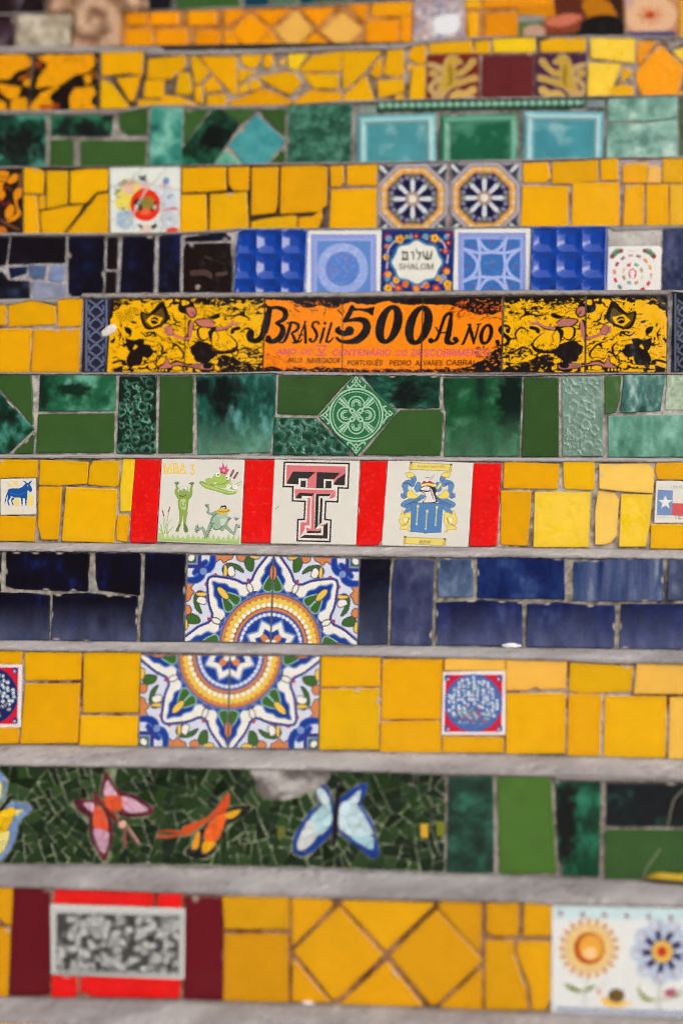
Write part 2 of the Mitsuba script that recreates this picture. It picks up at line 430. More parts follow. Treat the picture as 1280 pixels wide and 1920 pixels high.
KIND = {  # colour, options
    'Y': ((228, 168, 0), {}), 'O': ((236, 150, 0), {}), 'G': ((54, 88, 42), dict(bsdf='glaze', noise=.17)), 'L': ((70, 108, 40), dict(bsdf='glaze', noise=.2)),
    'P': ((228, 172, 24), dict(bsdf='glaze', tilt=(0.05, 0.10))), 'R': ((226, 18, 16), dict(bsdf='glaze', space=.0025)), 'D': ((96, 2, 20), dict(bsdf='glaze')),  # P: a little sky sheen is put into its paler yellow
    'N': ((10, 12, 38), dict(bsdf='glaze')), 'K': ((20, 14, 18), dict(bsdf='glaze')), 'W': ((222, 219, 212), dict(bsdf='glaze', noise=.03, jit=False)),
}
def parse(row, block):
    """Lines 'kind crop: x,y x,y ...' in a crop's coordinates; returns [(kind, crop, points, frame)] for the tiles laid."""
    out = []
    for ln in block.strip().splitlines():
        ln = ln.strip()
        if not ln: continue
        head, pts = ln.split(':')
        kind, c = head.split()
        c = int(c)
        p = np.array(pts.replace(',', ' ').split(), float).reshape(-1, 2)
        rng = np.random.default_rng(1000 + SEED[0])
        col, opt = KIND[kind]
        opt = dict(opt)
        if kind in 'YOP':
            if row.k == 12: col = np.array(col) - [12, 14, 0]
            col = np.array(col) * (1 + rng.normal(0, .022)) + [0, rng.normal(0, 3), 0]
            opt.setdefault('amp', .0007)
        if kind in 'GLDN': col = np.array(col) * (1 + rng.normal(0, .06))
        if kind == 'R': opt['cfn'] = speckle(col, seed=SEED[0])
        out.append((kind, c, p, tile(row, row.px(c, p), col, c=c, **opt)))
    return out

def filler(row, cols, top, bot, seed, skipmid=True):
    """Plain tiles that carry a row on to both sides of what the picture shows."""
    rng = np.random.default_rng(seed)
    def run(x, x1):
        while x < x1 - 25:
            wd = min(rng.uniform(70, 150), x1 - x)
            yt, yb = np.interp(x, top[0], top[1]) + 2, np.interp(x, bot[0], bot[1]) - 2
            col = np.array(cols[rng.integers(len(cols))], float) * (1 + rng.normal(0, .05))
            if rng.random() < .5:
                ym = yt + (yb - yt) * rng.uniform(.35, .65)
                for a, b in ((yt, ym - 2.5), (ym + 2.5, yb)): tile(row, [[x + 2, a], [x + wd - 2, a], [x + wd - 2, b], [x + 2, b]], col, space=None, bsdf='glaze', noise=.02)
            else: tile(row, [[x + 2, yt], [x + wd - 2, yt], [x + wd - 2, yb], [x + 2, yb]], col, space=None, bsdf='glaze', noise=.02)
            x += wd
    run(W0 + 12, -8 if skipmid else W1 - 12)
    if skipmid: run(1288, W1 - 12)

ROWS = {}
ROW_INFO = {  # k: (y0, nose upper edge A, nose lower edge B, foot line, grout tones [(x, dark, light)])
 12: (1640, [(0, 1661), (320, 1673), (560, 1677), (800, 1686), (1035, 1693), (1280, 1699)], [(0, 1665), (95, 1667), (320, 1676), (420, 1681), (640, 1687), (960, 1693), (1035, 1698), (1280, 1703)],
      [(0, 1870), (320, 1874), (640, 1883), (960, 1896), (1280, 1909)], [(0, (120, 80, 60), (150, 130, 120)), (640, (95, 55, 30), (165, 120, 85)), (1280, (90, 60, 50), (150, 130, 120))]),
 11: (1420, [(0, 1433), (320, 1438), (640, 1443), (835, 1450), (1035, 1454), (1040, 1452), (1280, 1460)], [(0, 1437), (320, 1441), (640, 1447), (835, 1454), (1035, 1457), (1045, 1464), (1280, 1467)],
      [(0, 1620), (320, 1622), (640, 1628), (835, 1637), (960, 1640), (1060, 1646), (1280, 1651)], [(0, (84, 96, 70), (146, 158, 126)), (800, (84, 96, 70), (146, 158, 126)), (850, (110, 100, 95), (165, 155, 150)), (1280, (110, 100, 95), (165, 155, 150))]),
 10: (1200, [(0, 1217), (270, 1220), (600, 1227), (830, 1231), (1060, 1235), (1280, 1241)], [(0, 1221), (270, 1224), (600, 1230), (830, 1235), (1060, 1240), (1130, 1245), (1280, 1246)],
      [(0, 1396), (300, 1399), (640, 1408), (960, 1413), (1280, 1423)], [(0, (80, 50, 40), (165, 155, 150)), (640, (150, 100, 80), (185, 165, 155)), (1280, (95, 60, 50), (180, 175, 175))]),
 9: (1010, [(0, 1030), (300, 1034), (640, 1040), (960, 1042), (1280, 1046)], [(0, 1034), (300, 1036), (640, 1044), (960, 1046), (1280, 1049)],
      [(0, 1201), (350, 1204), (640, 1210), (960, 1214), (1280, 1218)], [(0, (120, 115, 110), (170, 165, 160)), (700, (120, 115, 105), (165, 160, 145)), (1280, (80, 70, 70), (160, 150, 140))]),
 8: (850, [(0, 856), (320, 857), (640, 860), (960, 863), (1280, 864)], [(0, 860), (240, 860), (320, 860), (640, 863), (960, 866), (1280, 867)],
      [(0, 1016), (320, 1020), (640, 1024), (960, 1026), (1280, 1031)], [(0, (85, 75, 65), (170, 160, 155)), (640, (130, 125, 120), (180, 175, 170)), (1280, (100, 88, 80), (180, 172, 168))]),
 7: (690, [(0, 698), (320, 700), (515, 696), (640, 700), (960, 702), (1170, 699), (1280, 698)], [(0, 702), (320, 703), (515, 700), (530, 704), (640, 704), (960, 706), (1170, 702), (1280, 702)],
      [(0, 852), (320, 853), (640, 856), (960, 858), (1280, 859)], [(0, (135, 130, 125), (185, 180, 175)), (1280, (130, 122, 116), (185, 178, 175))]),
 6: (540, [(0, 566), (20, 564), (100, 558), (150, 558), (153, 549), (205, 549), (640, 547), (960, 543), (1255, 543.5), (1280, 547)], [(0, 571), (15, 571), (60, 563), (105, 571), (110, 560), (150, 559), (205, 559), (640, 557), (960, 553), (1250, 553), (1258, 547.5), (1280, 548)],
      [(0, 699), (1280, 699)], [(0, (110, 95, 90), (175, 165, 160)), (1280, (110, 105, 105), (165, 160, 160))]),
 5: (420, [(0, 436), (200, 436.5), (320, 435), (420, 430), (440, 427), (640, 426.5), (800, 426), (960, 423), (1140, 422), (1280, 421)], [(0, 442), (200, 441), (320, 439), (420, 436), (446, 431), (570, 430), (640, 431), (960, 427), (1140, 425), (1150, 433), (1280, 427)],
      [(0, 560), (1280, 555)], [(0, (130, 125, 130), (180, 175, 180)), (640, (150, 145, 145), (190, 185, 185)), (1280, (130, 125, 120), (195, 190, 186))]),
 4: (290, [(0, 311), (200, 311), (320, 309.5), (520, 304), (640, 303), (800, 301), (960, 298), (1130, 294), (1280, 292)], [(0, 316), (70, 313), (200, 313), (320, 312), (520, 309), (640, 308), (800, 304), (960, 303), (1130, 297), (1280, 296)],
      [(0, 440), (1280, 436)], [(0, (45, 32, 22), (62, 46, 36)), (600, (38, 26, 20), (66, 50, 40)), (640, (120, 100, 95), (165, 150, 150)), (1280, (130, 110, 110), (175, 162, 165))]),
 3: (170, [(0, 205.5), (220, 204), (290, 195), (420, 197), (520, 196), (640, 188), (800, 184), (960, 181), (1280, 176)], [(0, 213.5), (215, 212), (285, 199), (345, 202), (520, 204), (540, 194), (640, 193), (800, 187), (960, 185), (1280, 179)],
      [(0, 322), (1280, 310)], [(0, (120, 115, 110), (165, 160, 155)), (640, (125, 120, 118), (165, 160, 156)), (700, (85, 85, 80), (140, 138, 134)), (1280, (95, 95, 90), (150, 145, 142))]),
 2: (0, [(0, 86), (275, 86), (298, 88), (304, 94), (480, 91), (640, 84), (760, 80), (800, 72), (960, 66), (1160, 65), (1280, 67)], [(0, 99), (268, 96), (280, 105), (320, 103), (420, 104), (560, 99), (600, 95), (750, 92), (790, 82), (960, 69), (1280, 72)],
      [(0, 216), (1280, 205)], [(0, (60, 45, 35), (120, 105, 95)), (270, (50, 40, 32), (105, 92, 85)), (400, (110, 85, 60), (170, 155, 145)), (1280, (90, 75, 65), (175, 165, 160))]),
 1: (0, [(0, 24), (230, 20), (400, 13), (560, 8), (640, 3), (800, -4), (1280, -14)], [(0, 28), (230, 22), (400, 17), (640, 8), (800, 0), (1280, -10)],
      [(0, 105), (1280, 85)], [(0, (40, 30, 32), (80, 65, 65)), (230, (150, 94, 40), (196, 140, 80)), (1280, (150, 94, 40), (196, 140, 80))]),
 0: (-120, [(0, -92), (1280, -108)], [(0, -88), (1280, -104)], [(0, 28), (1280, 0)], [(0, (80, 80, 78), (140, 138, 132)), (1280, (90, 88, 84), (150, 146, 142))]),
}
for k in (13, 14, 15):                              # the steps below the picture, down to the pavement
    dv = (k - 12)
    zt = unproject([[640, 1884]], depth(12))[0, 2] - 0.153 * (dv - 1)
    vt = reproject([[unproject([[640, 1884]], depth(k))[0, 0], depth(k) - TH, zt]])[0, 1]
    vb = reproject([[unproject([[640, 1884]], depth(k))[0, 0], depth(k) - TH, max(zt - 0.153, 0.0)]])[0, 1]
    ROW_INFO[k] = (vt, [(0, vt - 3 - 20), (1280, vt - 3 + 22)], [(0, vt - 20), (1280, vt + 22)], [(0, vb - 22), (1280, vb + 22)], [(0, (90, 80, 75), (160, 150, 145)), (1280, (90, 80, 75), (160, 150, 145))])
for i, k in enumerate(sorted(ROW_INFO)):
    ROWS[k] = Row(k, numbered('tiled_step'), ROW_INFO[k][0])
for k in sorted(ROW_INFO):
    y0, A, B, C, tones = ROW_INFO[k]
    up = ROW_INFO[k - 1][3] if k - 1 >= 6 else None
    ext = lambda L: [(W0, L[0][1] + (L[0][1] - L[-1][1]) / 1280 * -W0 * .7)] + list(L) + [(W1, L[-1][1] + (L[-1][1] - L[0][1]) / 1280 * (W1 - 1280) * .7)]
    riser_and_tread(ROWS[k], ext(A), ext(B), None, ext(up) if up else None, ext(C), tones, k + 1)
    palette = {0: [(40, 84, 60), (30, 70, 100)], 3: [(40, 90, 66), (90, 150, 135)], 7: [(48, 92, 60), (40, 110, 84)], 11: [(34, 66, 40), (60, 100, 50)],
               5: [(16, 18, 50), (50, 70, 130)], 9: [(14, 18, 56), (40, 50, 100)], 14: [(40, 84, 60), (70, 110, 50)]}.get(k, [(226, 163, 0), (220, 158, 4), (232, 170, 20)])
    Be, Ce = np.array(ext(B)).T, np.array(ext(C)).T
    filler(ROWS[k], palette, Be, Ce, 50 + k, skipmid=k < 13)
# ---------------------------------------------------------------- row 12: yellow diamonds, red frame, flower tile
def note(fr, s):
    if fr and fr[0]: labels[fr[0]] = {'label': s}

def flecks0(x0, y0, x1, y1, n, l, w, ang, seed):
    q = np.random.default_rng(seed)
    return unary_union([affinity.rotate(el(q.uniform(x0, x1), q.uniform(y0, y1), l * q.uniform(.4, 1.2), w * q.uniform(.6, 1.3)), ang + q.normal(0, 40)) for _ in range(n)])

r = ROWS[12]
parse(r, '''
Y 0: -40,100 95,103 84,378 40,375 -40,290
Y 0: -40,405 76,405 55,920 -40,920
D 0: 100,110 320,113 335,133 378,140 366,905 70,905
R 0: 410,120 1145,142 1140,238 400,215
R 0: 1185,148 1355,152 1355,252 1180,243
R 0: 385,765 572,772 570,905 545,920 385,920
R 0: 605,775 1350,790 1335,930 700,915 605,880
D 1: 108,168 380,178 390,945 95,940
Y 1: 388,168 882,174 878,412 402,408
Y 1: 400,448 872,452 878,962 395,948
Y 1: 908,160 1040,150 1150,165 1212,225 1200,245 912,535
Y 2: -358,575 -25,250 5,270 305,605 -10,918 -70,935
Y 2: 15,198 680,217 678,242 330,572 5,225
Y 2: 365,610 700,277 715,272 1038,627 1042,662 710,975 665,975
Y 2: 0,965 325,668 345,668 608,992 0,985
Y 1: 915,635 1190,960 910,955
Y 2: 735,203 1045,217 1035,590 728,255
Y 2: 742,990 1048,708 1048,1022 742,1002
Y 2: 1088,217 1325,217 1322,460 1160,460 1088,435
Y 3: 92,217 288,234 288,460 82,462
Y 2: 1078,497 1282,502 1288,600 1376,850 1394,1015 1078,1015
Y 3: 42,507 285,507 280,940 245,1013 152,1018 134,850 32,590
''')
f = tile(r, r.px(0, [(378, 230), (1385, 262), (1378, 788), (385, 748)]), (205, 207, 207), c=0, bsdf='glaze', noise=.03, jit=False, space=.012, th=.0065)
note(f, 'white picture tile printed with a dense black and grey scene')
fr = f[1]
rng = np.random.default_rng(12)
Q = pg([(424, 288), (1346, 312), (1340, 752), (424, 735)])
L = [(Q, (66, 66, 66))]
for i in range(60): L.append((el(rng.uniform(430, 1335), rng.uniform(300, 740), rng.uniform(20, 60), rng.uniform(14, 34), rng.uniform(0, 180)), [(36, 36, 36), (120, 122, 122), (60, 60, 60), (150, 150, 150)][rng.integers(4)]))
for i in range(105):                                # a crowd of small pale figures: body, head and limbs, between dark strokes
    x, y = rng.uniform(440, 1325), rng.uniform(320, 715)
    v = int(rng.uniform(172, 214)); a_ = rng.uniform(-90, 90)
    c_, s_ = math.cos(math.radians(a_)), math.sin(math.radians(a_))
    k_s = rng.uniform(.5, .72)
    R = lambda px_, py_: (x + k_s * (px_ * c_ - py_ * s_), y + k_s * (px_ * s_ + py_ * c_))
    L += [(el(x + 4, y + 6, 15, 25, a_), (52, 52, 54)), (st([R(0, -30), R(-4, 0), R(6, 34)], [9, 13, 8]), (v, v + 2, v + 2)), (el(*R(2, -46), 8, 9), (v - 8, v - 6, v - 6)), (st([R(10, -20), R(34, -4), R(30, 20)], [5, 4, 3]), (v - 14, v - 12, v - 12)), (st([R(-12, -16), R(-36, -26), R(-44, 4)], [5, 4, 3]), (v - 22, v - 20, v - 20)), (st([R(4, 30), R(16, 56)], [6, 4]), (v - 20, v - 18, v - 18))]
L.append((flecks0(430, 300, 1335, 745, 90, 18, 4, 40, 13), (30, 30, 32)))
for i in range(26): L.append((el(440 + i * 35 + rng.uniform(-6, 6), 722 + i * .7, rng.uniform(9, 15), rng.uniform(8, 13)), (176, 180, 182)))
paint(fr, [(g.intersection(Q), col) for g, col in L])
paint(fr, [(pg([(408, 268), (1362, 292), (1358, 764), (412, 742)]).exterior.buffer(5), (150, 152, 156))], name='line')

f = tile(r, r.px(3, [(300, 238), (1440, 262), (1440, 1085), (293, 1050)]), (224, 226, 226), c=3, bsdf='glaze', noise=.03, jit=False, space=.02)
note(f, 'white tile painted with a yellow sunflower, a blue flower and a snail')
def flower(cx, cy, r0, r1, n, col, tip, w):
    L = []
    for i in range(n):
        a = i / n * 2 * math.pi
        dx, dy = math.cos(a), math.sin(a)
        L.append((st([(cx + dx * r0, cy + dy * r0), (cx + dx * r1, cy + dy * r1)], [w * .7, w]), col))
        L.append((st([(cx + dx * r1 * .93, cy + dy * r1 * .93), (cx + dx * r1, cy + dy * r1)], w * .55), tip))
        a += math.pi / n
        L.append((st([(cx + math.cos(a) * r0, cy + math.sin(a) * r0), (cx + math.cos(a) * r1 * .9, cy + math.sin(a) * r1 * .9)], w * .18), (190, 130, 80)))
    return L
L = [(pg('305,245 1440,262 1440,345 305,335'), (196, 222, 228))] + [(st([(360 + i * 165, 285 + i * 7), (366 + i * 165, 300 + i * 7)], 14), (138, 40, 70)) for i in range(7)]
L += flower(575, 555, 100, 214, 20, (236, 196, 104), (168, 56, 78), 19)
L += flower(575, 555, 100, 180, 20, (242, 206, 90), (196, 110, 60), 12)
L += [(el(578, 555, 116, 122), (172, 42, 22)), (el(590, 550, 92, 100), (232, 165, 60)), (el(585, 590, 50, 45), (240, 200, 140))]
L += [(st('540,990 545,880 560,780', 4), (140, 150, 100)), (sm('385,820 450,835 540,885 450,880'), (120, 135, 60)), (sm('540,885 570,845 630,830 590,870'), (120, 135, 60))]
L += [(sm('665,940 690,915 750,950 860,955 900,965 800,1000 690,985'), (236, 190, 90)), (el(780, 910, 64, 52), (92, 66, 34)), (el(778, 912, 40, 32), (120, 95, 40)), (el(772, 915, 18, 14), (70, 52, 30)), (el(648, 880, 16, 22), (215, 120, 80)), (st('655,865 700,800', 3), (180, 160, 130))]
for i in range(9):
    a = i / 9 * 2 * math.pi + .3
    x, y = 1125 + 150 * math.cos(a), 580 + 160 * math.sin(a)
    L += [(el(x, y, 92, 74, math.degrees(a)), (150, 182, 206)), (el(x, y, 84, 66, math.degrees(a)), (196, 208, 224)), (el(x + 20 * math.cos(a), y + 20 * math.sin(a), 56, 46, math.degrees(a)), (150, 152, 186)), (el(x + 30 * math.cos(a), y + 30 * math.sin(a), 44, 34, math.degrees(a)), (212, 214, 228)), (el(1125 + 105 * math.cos(a), 580 + 112 * math.sin(a), 52, 30, math.degrees(a)), (52, 46, 96)),
          (st([(1125 + 150 * math.cos(a), 580 + 160 * math.sin(a)), (1125 + 205 * math.cos(a + .1), 580 + 215 * math.sin(a + .1))], 6), (90, 84, 130))]
L += [(el(1125, 580, 80, 84), (226, 180, 80)), (el(1122, 580, 40, 40), (190, 50, 36)), (st('1100,1030 1105,900 1110,790', 5), (120, 130, 80)), (sm('940,830 975,890 1040,930 1100,945 1000,955 950,900'), (136, 146, 60)), (sm('1110,930 1180,940 1280,860 1240,920 1150,950'), (120, 130, 60)), (el(1185, 890, 50, 34, -15), (172, 90, 110))]
L += [(pg('330,996 1440,1038 1440,1052 330,1010'), (70, 100, 160)), (pg('330,1018 1440,1060 1440,1070 330,1027'), (110, 140, 185))]
paint(f[1], L)

# ---------------------------------------------------------------- row 11: green chip mosaic with butterflies
r = ROWS[11]
T_, B_ = np.array(ROW_INFO[11][2]).T, np.array(ROW_INFO[11][3]).T
reg = Polygon([(x, np.interp(x, *T_)) for x in np.linspace(-60, 835, 30)] + [(x, np.interp(x, *B_) - 1) for x in np.linspace(833, -60, 30)])
def P1(c, s, smooth=True):
    g = sm(s) if smooth else pg(s)
    return affinity.affine_transform(g, [.25, 0, 0, .25, c * 320, r.y0])
patch = P1(1, '610,85 900,90 1185,92 1150,195 1000,275 850,318 690,305 640,180')
BUT = []   # (label, border colour, [(border polygons)], [(inner polygon, colour)], body polygons with colour)
BUT.append(('yellow butterfly with pale blue wing borders, cut off at the left', (118, 148, 200), [P1(0, '-70,90 15,125 50,200 25,310 -60,370'), P1(0, '70,345 130,340 190,348 240,395 140,490 122,600 60,720 -20,795 -90,795 -90,480')],
            [(P1(0, '-70,140 5,190 12,250 -5,320 -60,320'), (232, 214, 120)), (P1(0, '55,385 110,390 95,460 40,560 -80,600 -80,470'), (238, 190, 10)), (P1(0, '-80,600 30,560 70,560 55,650 0,735 -80,760'), (226, 214, 130)), (P1(0, '118,398 175,400 130,442 112,440'), (236, 226, 150))],
            [(P1(0, '-80,400 0,380 60,300 95,285 60,350 -10,420'), (24, 18, 22))]))
BUT.append(('pink butterfly with maroon wing borders and orange wing roots', (96, 14, 44), [P1(0, '790,105 830,150 890,250 1000,280 1085,335 1150,390 1135,430 1020,455 900,440 860,400 760,300 765,180'), P1(0, '548,330 640,318 720,320 760,380 830,440 842,600 790,780 750,750 690,640 660,520 665,455 600,410')],
            [(P1(0, '802,175 840,225 875,287 775,287'), (216, 170, 195)), (P1(0, '782,302 900,290 938,380 820,405'), (226, 88, 44)), (P1(0, '905,302 990,312 1105,388 1060,415 940,408'), (214, 166, 190)),
             (P1(0, '622,352 698,345 698,418'), (216, 172, 195)), (P1(0, '708,372 780,410 812,535 770,553 700,520'), (224, 84, 46)), (P1(0, '698,545 810,562 805,680 775,722 735,670'), (206, 158, 184))],
            [(P1(0, '690,268 730,288 800,370 890,468 860,482 740,350'), (112, 26, 16)), (P1(0, '890,490 925,478 945,505 920,538 890,520'), (226, 170, 150)), (P1(0, '950,520 960,520 1010,590 1045,650 1030,650 990,590'), (176, 110, 100)), (P1(0, '925,540 937,540 945,660 930,660'), (150, 80, 70))]))
BUT.append(('orange and black butterfly with a long orange body', (24, 18, 24), [P1(1, '385,400 480,368 595,362 585,410 490,475 440,500 400,545 380,610 330,710 240,765 125,742 110,700 150,660 180,570 240,530 330,440')],
            [(P1(1, '418,420 522,395 482,450 420,462'), (246, 180, 20)), (P1(1, '330,450 418,418 405,490 372,590 340,628 252,620 262,540'), (238, 100, 34)), (P1(1, '245,632 338,640 308,690 240,722'), (244, 172, 20)), (P1(1, '190,570 217,568 204,680 155,682'), (240, 160, 30))],
            [(P1(1, '428,270 422,392 330,442 180,552 110,592 80,560 108,520 290,438'), (208, 76, 32)), (P1(1, '80,585 0,608 -95,610 -95,592 0,590 75,568'), (190, 74, 36)), (P1(1, '-90,575 -50,560 40,575 75,570 60,555 -30,545 -95,560'), (176, 66, 34))]))
BUT.append(('pale blue butterfly with dark blue wing borders', (18, 58, 150), [P1(1, '1075,270 1130,212 1172,225 1212,320 1218,540 1110,670 1010,745 930,730 910,660 950,540 1040,410 1110,340'), P1(2, '182,192 178,280 145,350 222,470 262,600 280,745 215,758 130,680 0,590 -50,500 -50,360 60,250')],
            [(P1(1, '1090,255 1130,232 1190,320 1150,360 1120,330'), (206, 226, 232)), (P1(1, '1180,330 1202,400 1198,505 1100,590 1050,480 1060,440 1120,375'), (178, 214, 224)), (P1(1, '1040,470 1095,590 1010,690 950,692 958,610'), (210, 214, 216)),
             (P1(2, '142,248 132,320 112,350 40,340 70,300'), (200, 222, 232)), (P1(2, '0,345 110,355 200,500 225,590 60,590 -30,500'), (196, 220, 230)), (P1(2, '70,600 228,600 240,640 232,695 170,672'), (168, 210, 224))],
            [(P1(1, '1240,200 1265,215 1258,440 1250,560 1232,665 1208,655 1215,470 1235,300'), (26, 16, 28))]))
taken = unary_union([patch.buffer(1)] + [g.buffer(1.4) for b in BUT for g in b[2]] + [g.buffer(1.0) for b in BUT for g, _ in b[4]])
rng = np.random.default_rng(5)
bx = np.array([[-900, 1500], [1700, 1500], [400, 500], [400, 2600]])
def chips(vor, n, region, gap, minarea):
    out = []
    for i in range(n):
        rg = vor.regions[vor.point_region[i]]
        if -1 in rg or len(rg) < 3: continue
        g = Polygon(vor.vertices[rg]).buffer(0).intersection(region)
        g = biggest(g.buffer(-gap))
        if g is not None and g.area > minarea: out.append(g)
    return out
def shatter(g, lim):
    """Cracks a piece again and again with straight, slanting cuts, as a hammer does, until the shards are small."""
    if g.area < lim * rng.uniform(.6, 1.9): return [g]
    m = g.minimum_rotated_rectangle
    q = np.array(m.exterior.coords)
    e0, e1 = q[1] - q[0], q[2] - q[1]
    L_, S_ = (e0, e1) if np.hypot(*e0) > np.hypot(*e1) else (e1, e0)
    c_ = np.array(g.centroid.coords[0]) + L_ * rng.normal(0, .07)
    a_ = math.atan2(S_[1], S_[0]) + rng.normal(0, .22)
    d = np.array([math.cos(a_), math.sin(a_)]) * 2000
    out = []
    for h in shapely.ops.split(g, LineString([c_ - d, c_ + d])).geoms: out += shatter(h, lim)
    return out
import shapely.ops
free = reg.difference(taken)
shards = []
big = np.array([(x + rng.uniform(-22, 22), y + rng.uniform(-18, 18)) for x in range(-40, 860, 72) for y in (1475 + (x // 72 % 2) * 30, 1590 - (x // 72 % 2) * 30)])
for p in chips(Voronoi(np.vstack([big, [[-900, 1500], [1700, 1500], [400, 500], [400, 2600]]])), len(big), free, .1, 40):
    shards += shatter(p, 500)
for g_ in getattr(free.difference(unary_union(shards).buffer(1.5)), 'geoms', []):
    if g_.area > 60: shards += shatter(g_, 500)
shards = sorted([h for h in (biggest(q.buffer(-rng.uniform(2.2, 3.0)).buffer(1.0, quad_segs=1)) for q in shards) if h is not None and h.area > 36], key=lambda h: -h.area)
for g in shards[:296]:
    g = affinity.translate(affinity.rotate(g, rng.uniform(-7, 7)), rng.uniform(-.6, .6), rng.uniform(-.6, .6)).simplify(.7)
    v = rng.random()
    col = np.array((14, 32, 14)) + v ** 1.5 * np.array((26, 34, 16))
    if rng.random() < .08: col = np.array((44, 70, 34))
    tile(r, np.array(g.exterior.coords)[:-1], col, name='mosaic_chip', space=None, bevel=.0007, tilt=(rng.normal(0, .03), rng.normal(0, .03)), th=.003 + rng.uniform(-.0006, .0012), bsdf='glaze', amp=0, rnd=.0006, noise=.02)
V_, F_, C_, n_ = [], [], [], 0                     # the smallest splinters, too many to name singly
for g in shards[296:]:
    ww = unproject(np.array(g.simplify(.7).exterior.coords)[:-1], r.y - .0032)
    m_ = trimesh.creation.extrude_polygon(Polygon(ww[:, [0, 2]]).buffer(0), .006, engine='earcut')
    v_ = np.asarray(m_.vertices)
    V_.append(np.c_[v_[:, 0], r.y + .0028 - v_[:, 2], v_[:, 1]]); F_.append(np.asarray(m_.faces)[:, ::-1] + n_); n_ += len(v_)
    C_.append(np.broadcast_to(lin(np.array((14, 32, 14)) + rng.random() * np.array((24, 32, 16))), (len(v_), 3)))
if V_:
    k_ = put(f'{r.key}__mosaic_splinters', np.vstack(V_), np.vstack(F_), 'glaze', np.vstack(C_))
    labels[k_] = {'label': 'tiny dark green splinters filling in between the mosaic chips', 'kind': 'stuff'}
for x, y, col in ((795, 1558, (222, 176, 50)), (825, 1555, (120, 130, 30)), (527, 1563, (104, 112, 44))):
    tile(r, [[x - 7, y - 14], [x + 6, y - 13], [x + 7, y + 13], [x - 6, y + 13]], col, name='mosaic_chip', space=None, th=.0036, bsdf='glaze')
def bare(X, Y, pts):
    a = fbm(np.c_[X / 130, Y / 110, X * 0], 41, 4)[:, None]; b = fbm(np.c_[X / 20, Y / 20, X * 0], 42, 3)[:, None]
    t = np.clip((a - .36) / .25, 0, 1)
    return (lin((104, 96, 94)) * (1 - t) + lin((182, 177, 176)) * t) * (.75 + .5 * b)
k_, _ = tile(r, np.array(patch.exterior.coords)[:-1], (180, 170, 170), name='mortar_patch', cfn=bare, hfn=lambda X, Y: fbm(np.c_[X / 40, Y / 40, X * 0], 43, 3) * .0016, space=.003, th=.0022, bsdf='rough_stone', c=1)
labels[k_] = {'label': 'bare grey mortar where mosaic chips have fallen off'}
for x, y, s in ((773, 1462, 12), (826, 1462, 9)):
    tile(r, np.array(Point(x, y).buffer(s, quad_segs=3).exterior.coords)[:-1], (146, 134, 136), name='mortar_patch', space=None, th=.0012, bsdf='rough_stone', amp=.001)
for lab, bc, borders, inner, bodies in BUT:
    bk = numbered(f'{r.key}__butterfly')
    labels[bk] = {'label': lab}
    sub = Row(11, bk, r.y0)
    inn = unary_union([g for g, _ in inner])
    for g in borders:
        rim = g.difference(inn.buffer(.8)).intersection(reg)
        # the border is cut into short pieces around the wing
        pts = np.array([g.exterior.interpolate(t, normalized=True).coords[0] for t in np.linspace(0, 1, 15)[:-1]])
        vb = Voronoi(np.vstack([pts, bx]))
        for h in chips(vb, len(pts), rim, .45, 14):
            tile(sub, np.array(h.simplify(.4).exterior.coords)[:-1], np.array(bc) * rng.uniform(.82, 1.12), name='wing_border', space=None, bevel=.0006, th=.0034, bsdf='glaze', amp=0, rnd=0, noise=.02)
    for g, col in inner:
        x0, y0_, x1, y1_ = g.bounds
        n_ = max(3, int(g.area / 160))
        pts = np.c_[rng.uniform(x0, x1, n_), rng.uniform(y0_, y1_, n_)]
        vb = Voronoi(np.vstack([pts, bx]))
        for h in chips(vb, n_, g.intersection(reg), .4, 10):
            tile(sub, np.array(h.simplify(.4).exterior.coords)[:-1], np.array(col) * rng.uniform(.93, 1.05), name='wing_chip', space=None, bevel=.0006, th=.0038 + rng.uniform(-.0004, .0004), bsdf='glaze', amp=0, rnd=0, noise=.02)
    for g, col in bodies:
        g = biggest(g.intersection(reg))
        if g is not None: tile(sub, np.array(g.exterior.coords)[:-1], col, name='body', space=None, th=.005, bsdf='glaze', amp=.0003, rnd=0, noise=.02)

def mtile(row, c, pts, pal, seed, lab=None, **kw):
    keys = ('sx', 'sy', 'lo', 'hi', 'foot', 'foot_c', 'y0', 'y1', 'dark', 'streak')
    mk = {k_: kw.pop(k_) for k_ in list(kw) if k_ in keys}
    p = np.array(pts.replace(',', ' ').split(), float).reshape(-1, 2)
    kw.setdefault('space', .0026)
    f_ = tile(row, row.px(c, p), pal[1], cfn=mott(pal, seed=seed, **mk), c=c, bsdf=kw.pop('bsdf', 'glaze'), **kw)
    if lab: note(f_, lab)
    return f_
mtile(r, 2, '808,150 1130,150 1138,865 788,860', ((18, 34, 30), (30, 62, 50), (48, 110, 92)), 3, sx=130, sy=110)
parse(r, 'L 2: 1168,150 1565,150 1605,870 1185,875')
mtile(r, 3, '322,182 660,187 645,892 392,888 368,800 345,770', ((16, 24, 22), (14, 66, 42), (40, 120, 92)), 8, sx=120, sy=160, dark=[(400, 480, 90, 330)])
gt = mtile(r, 3, '708,195 1500,203 1500,522 705,514', ((14, 18, 22), (16, 26, 28), (34, 100, 92)), 12, sx=110, sy=100, lo=.42, hi=.8)
paint(gt[1], [(st('1300,230 1220,310 1190,400 1165,520', 6), (112, 108, 98))], name='crack')
gt = parse(r, 'G 3: 695,545 1500,548 1500,928 695,914')[0][3]
paint(gt[1], [(st('1110,690 1060,760 1010,830 980,915', 5), (120, 124, 104))], name='crack')
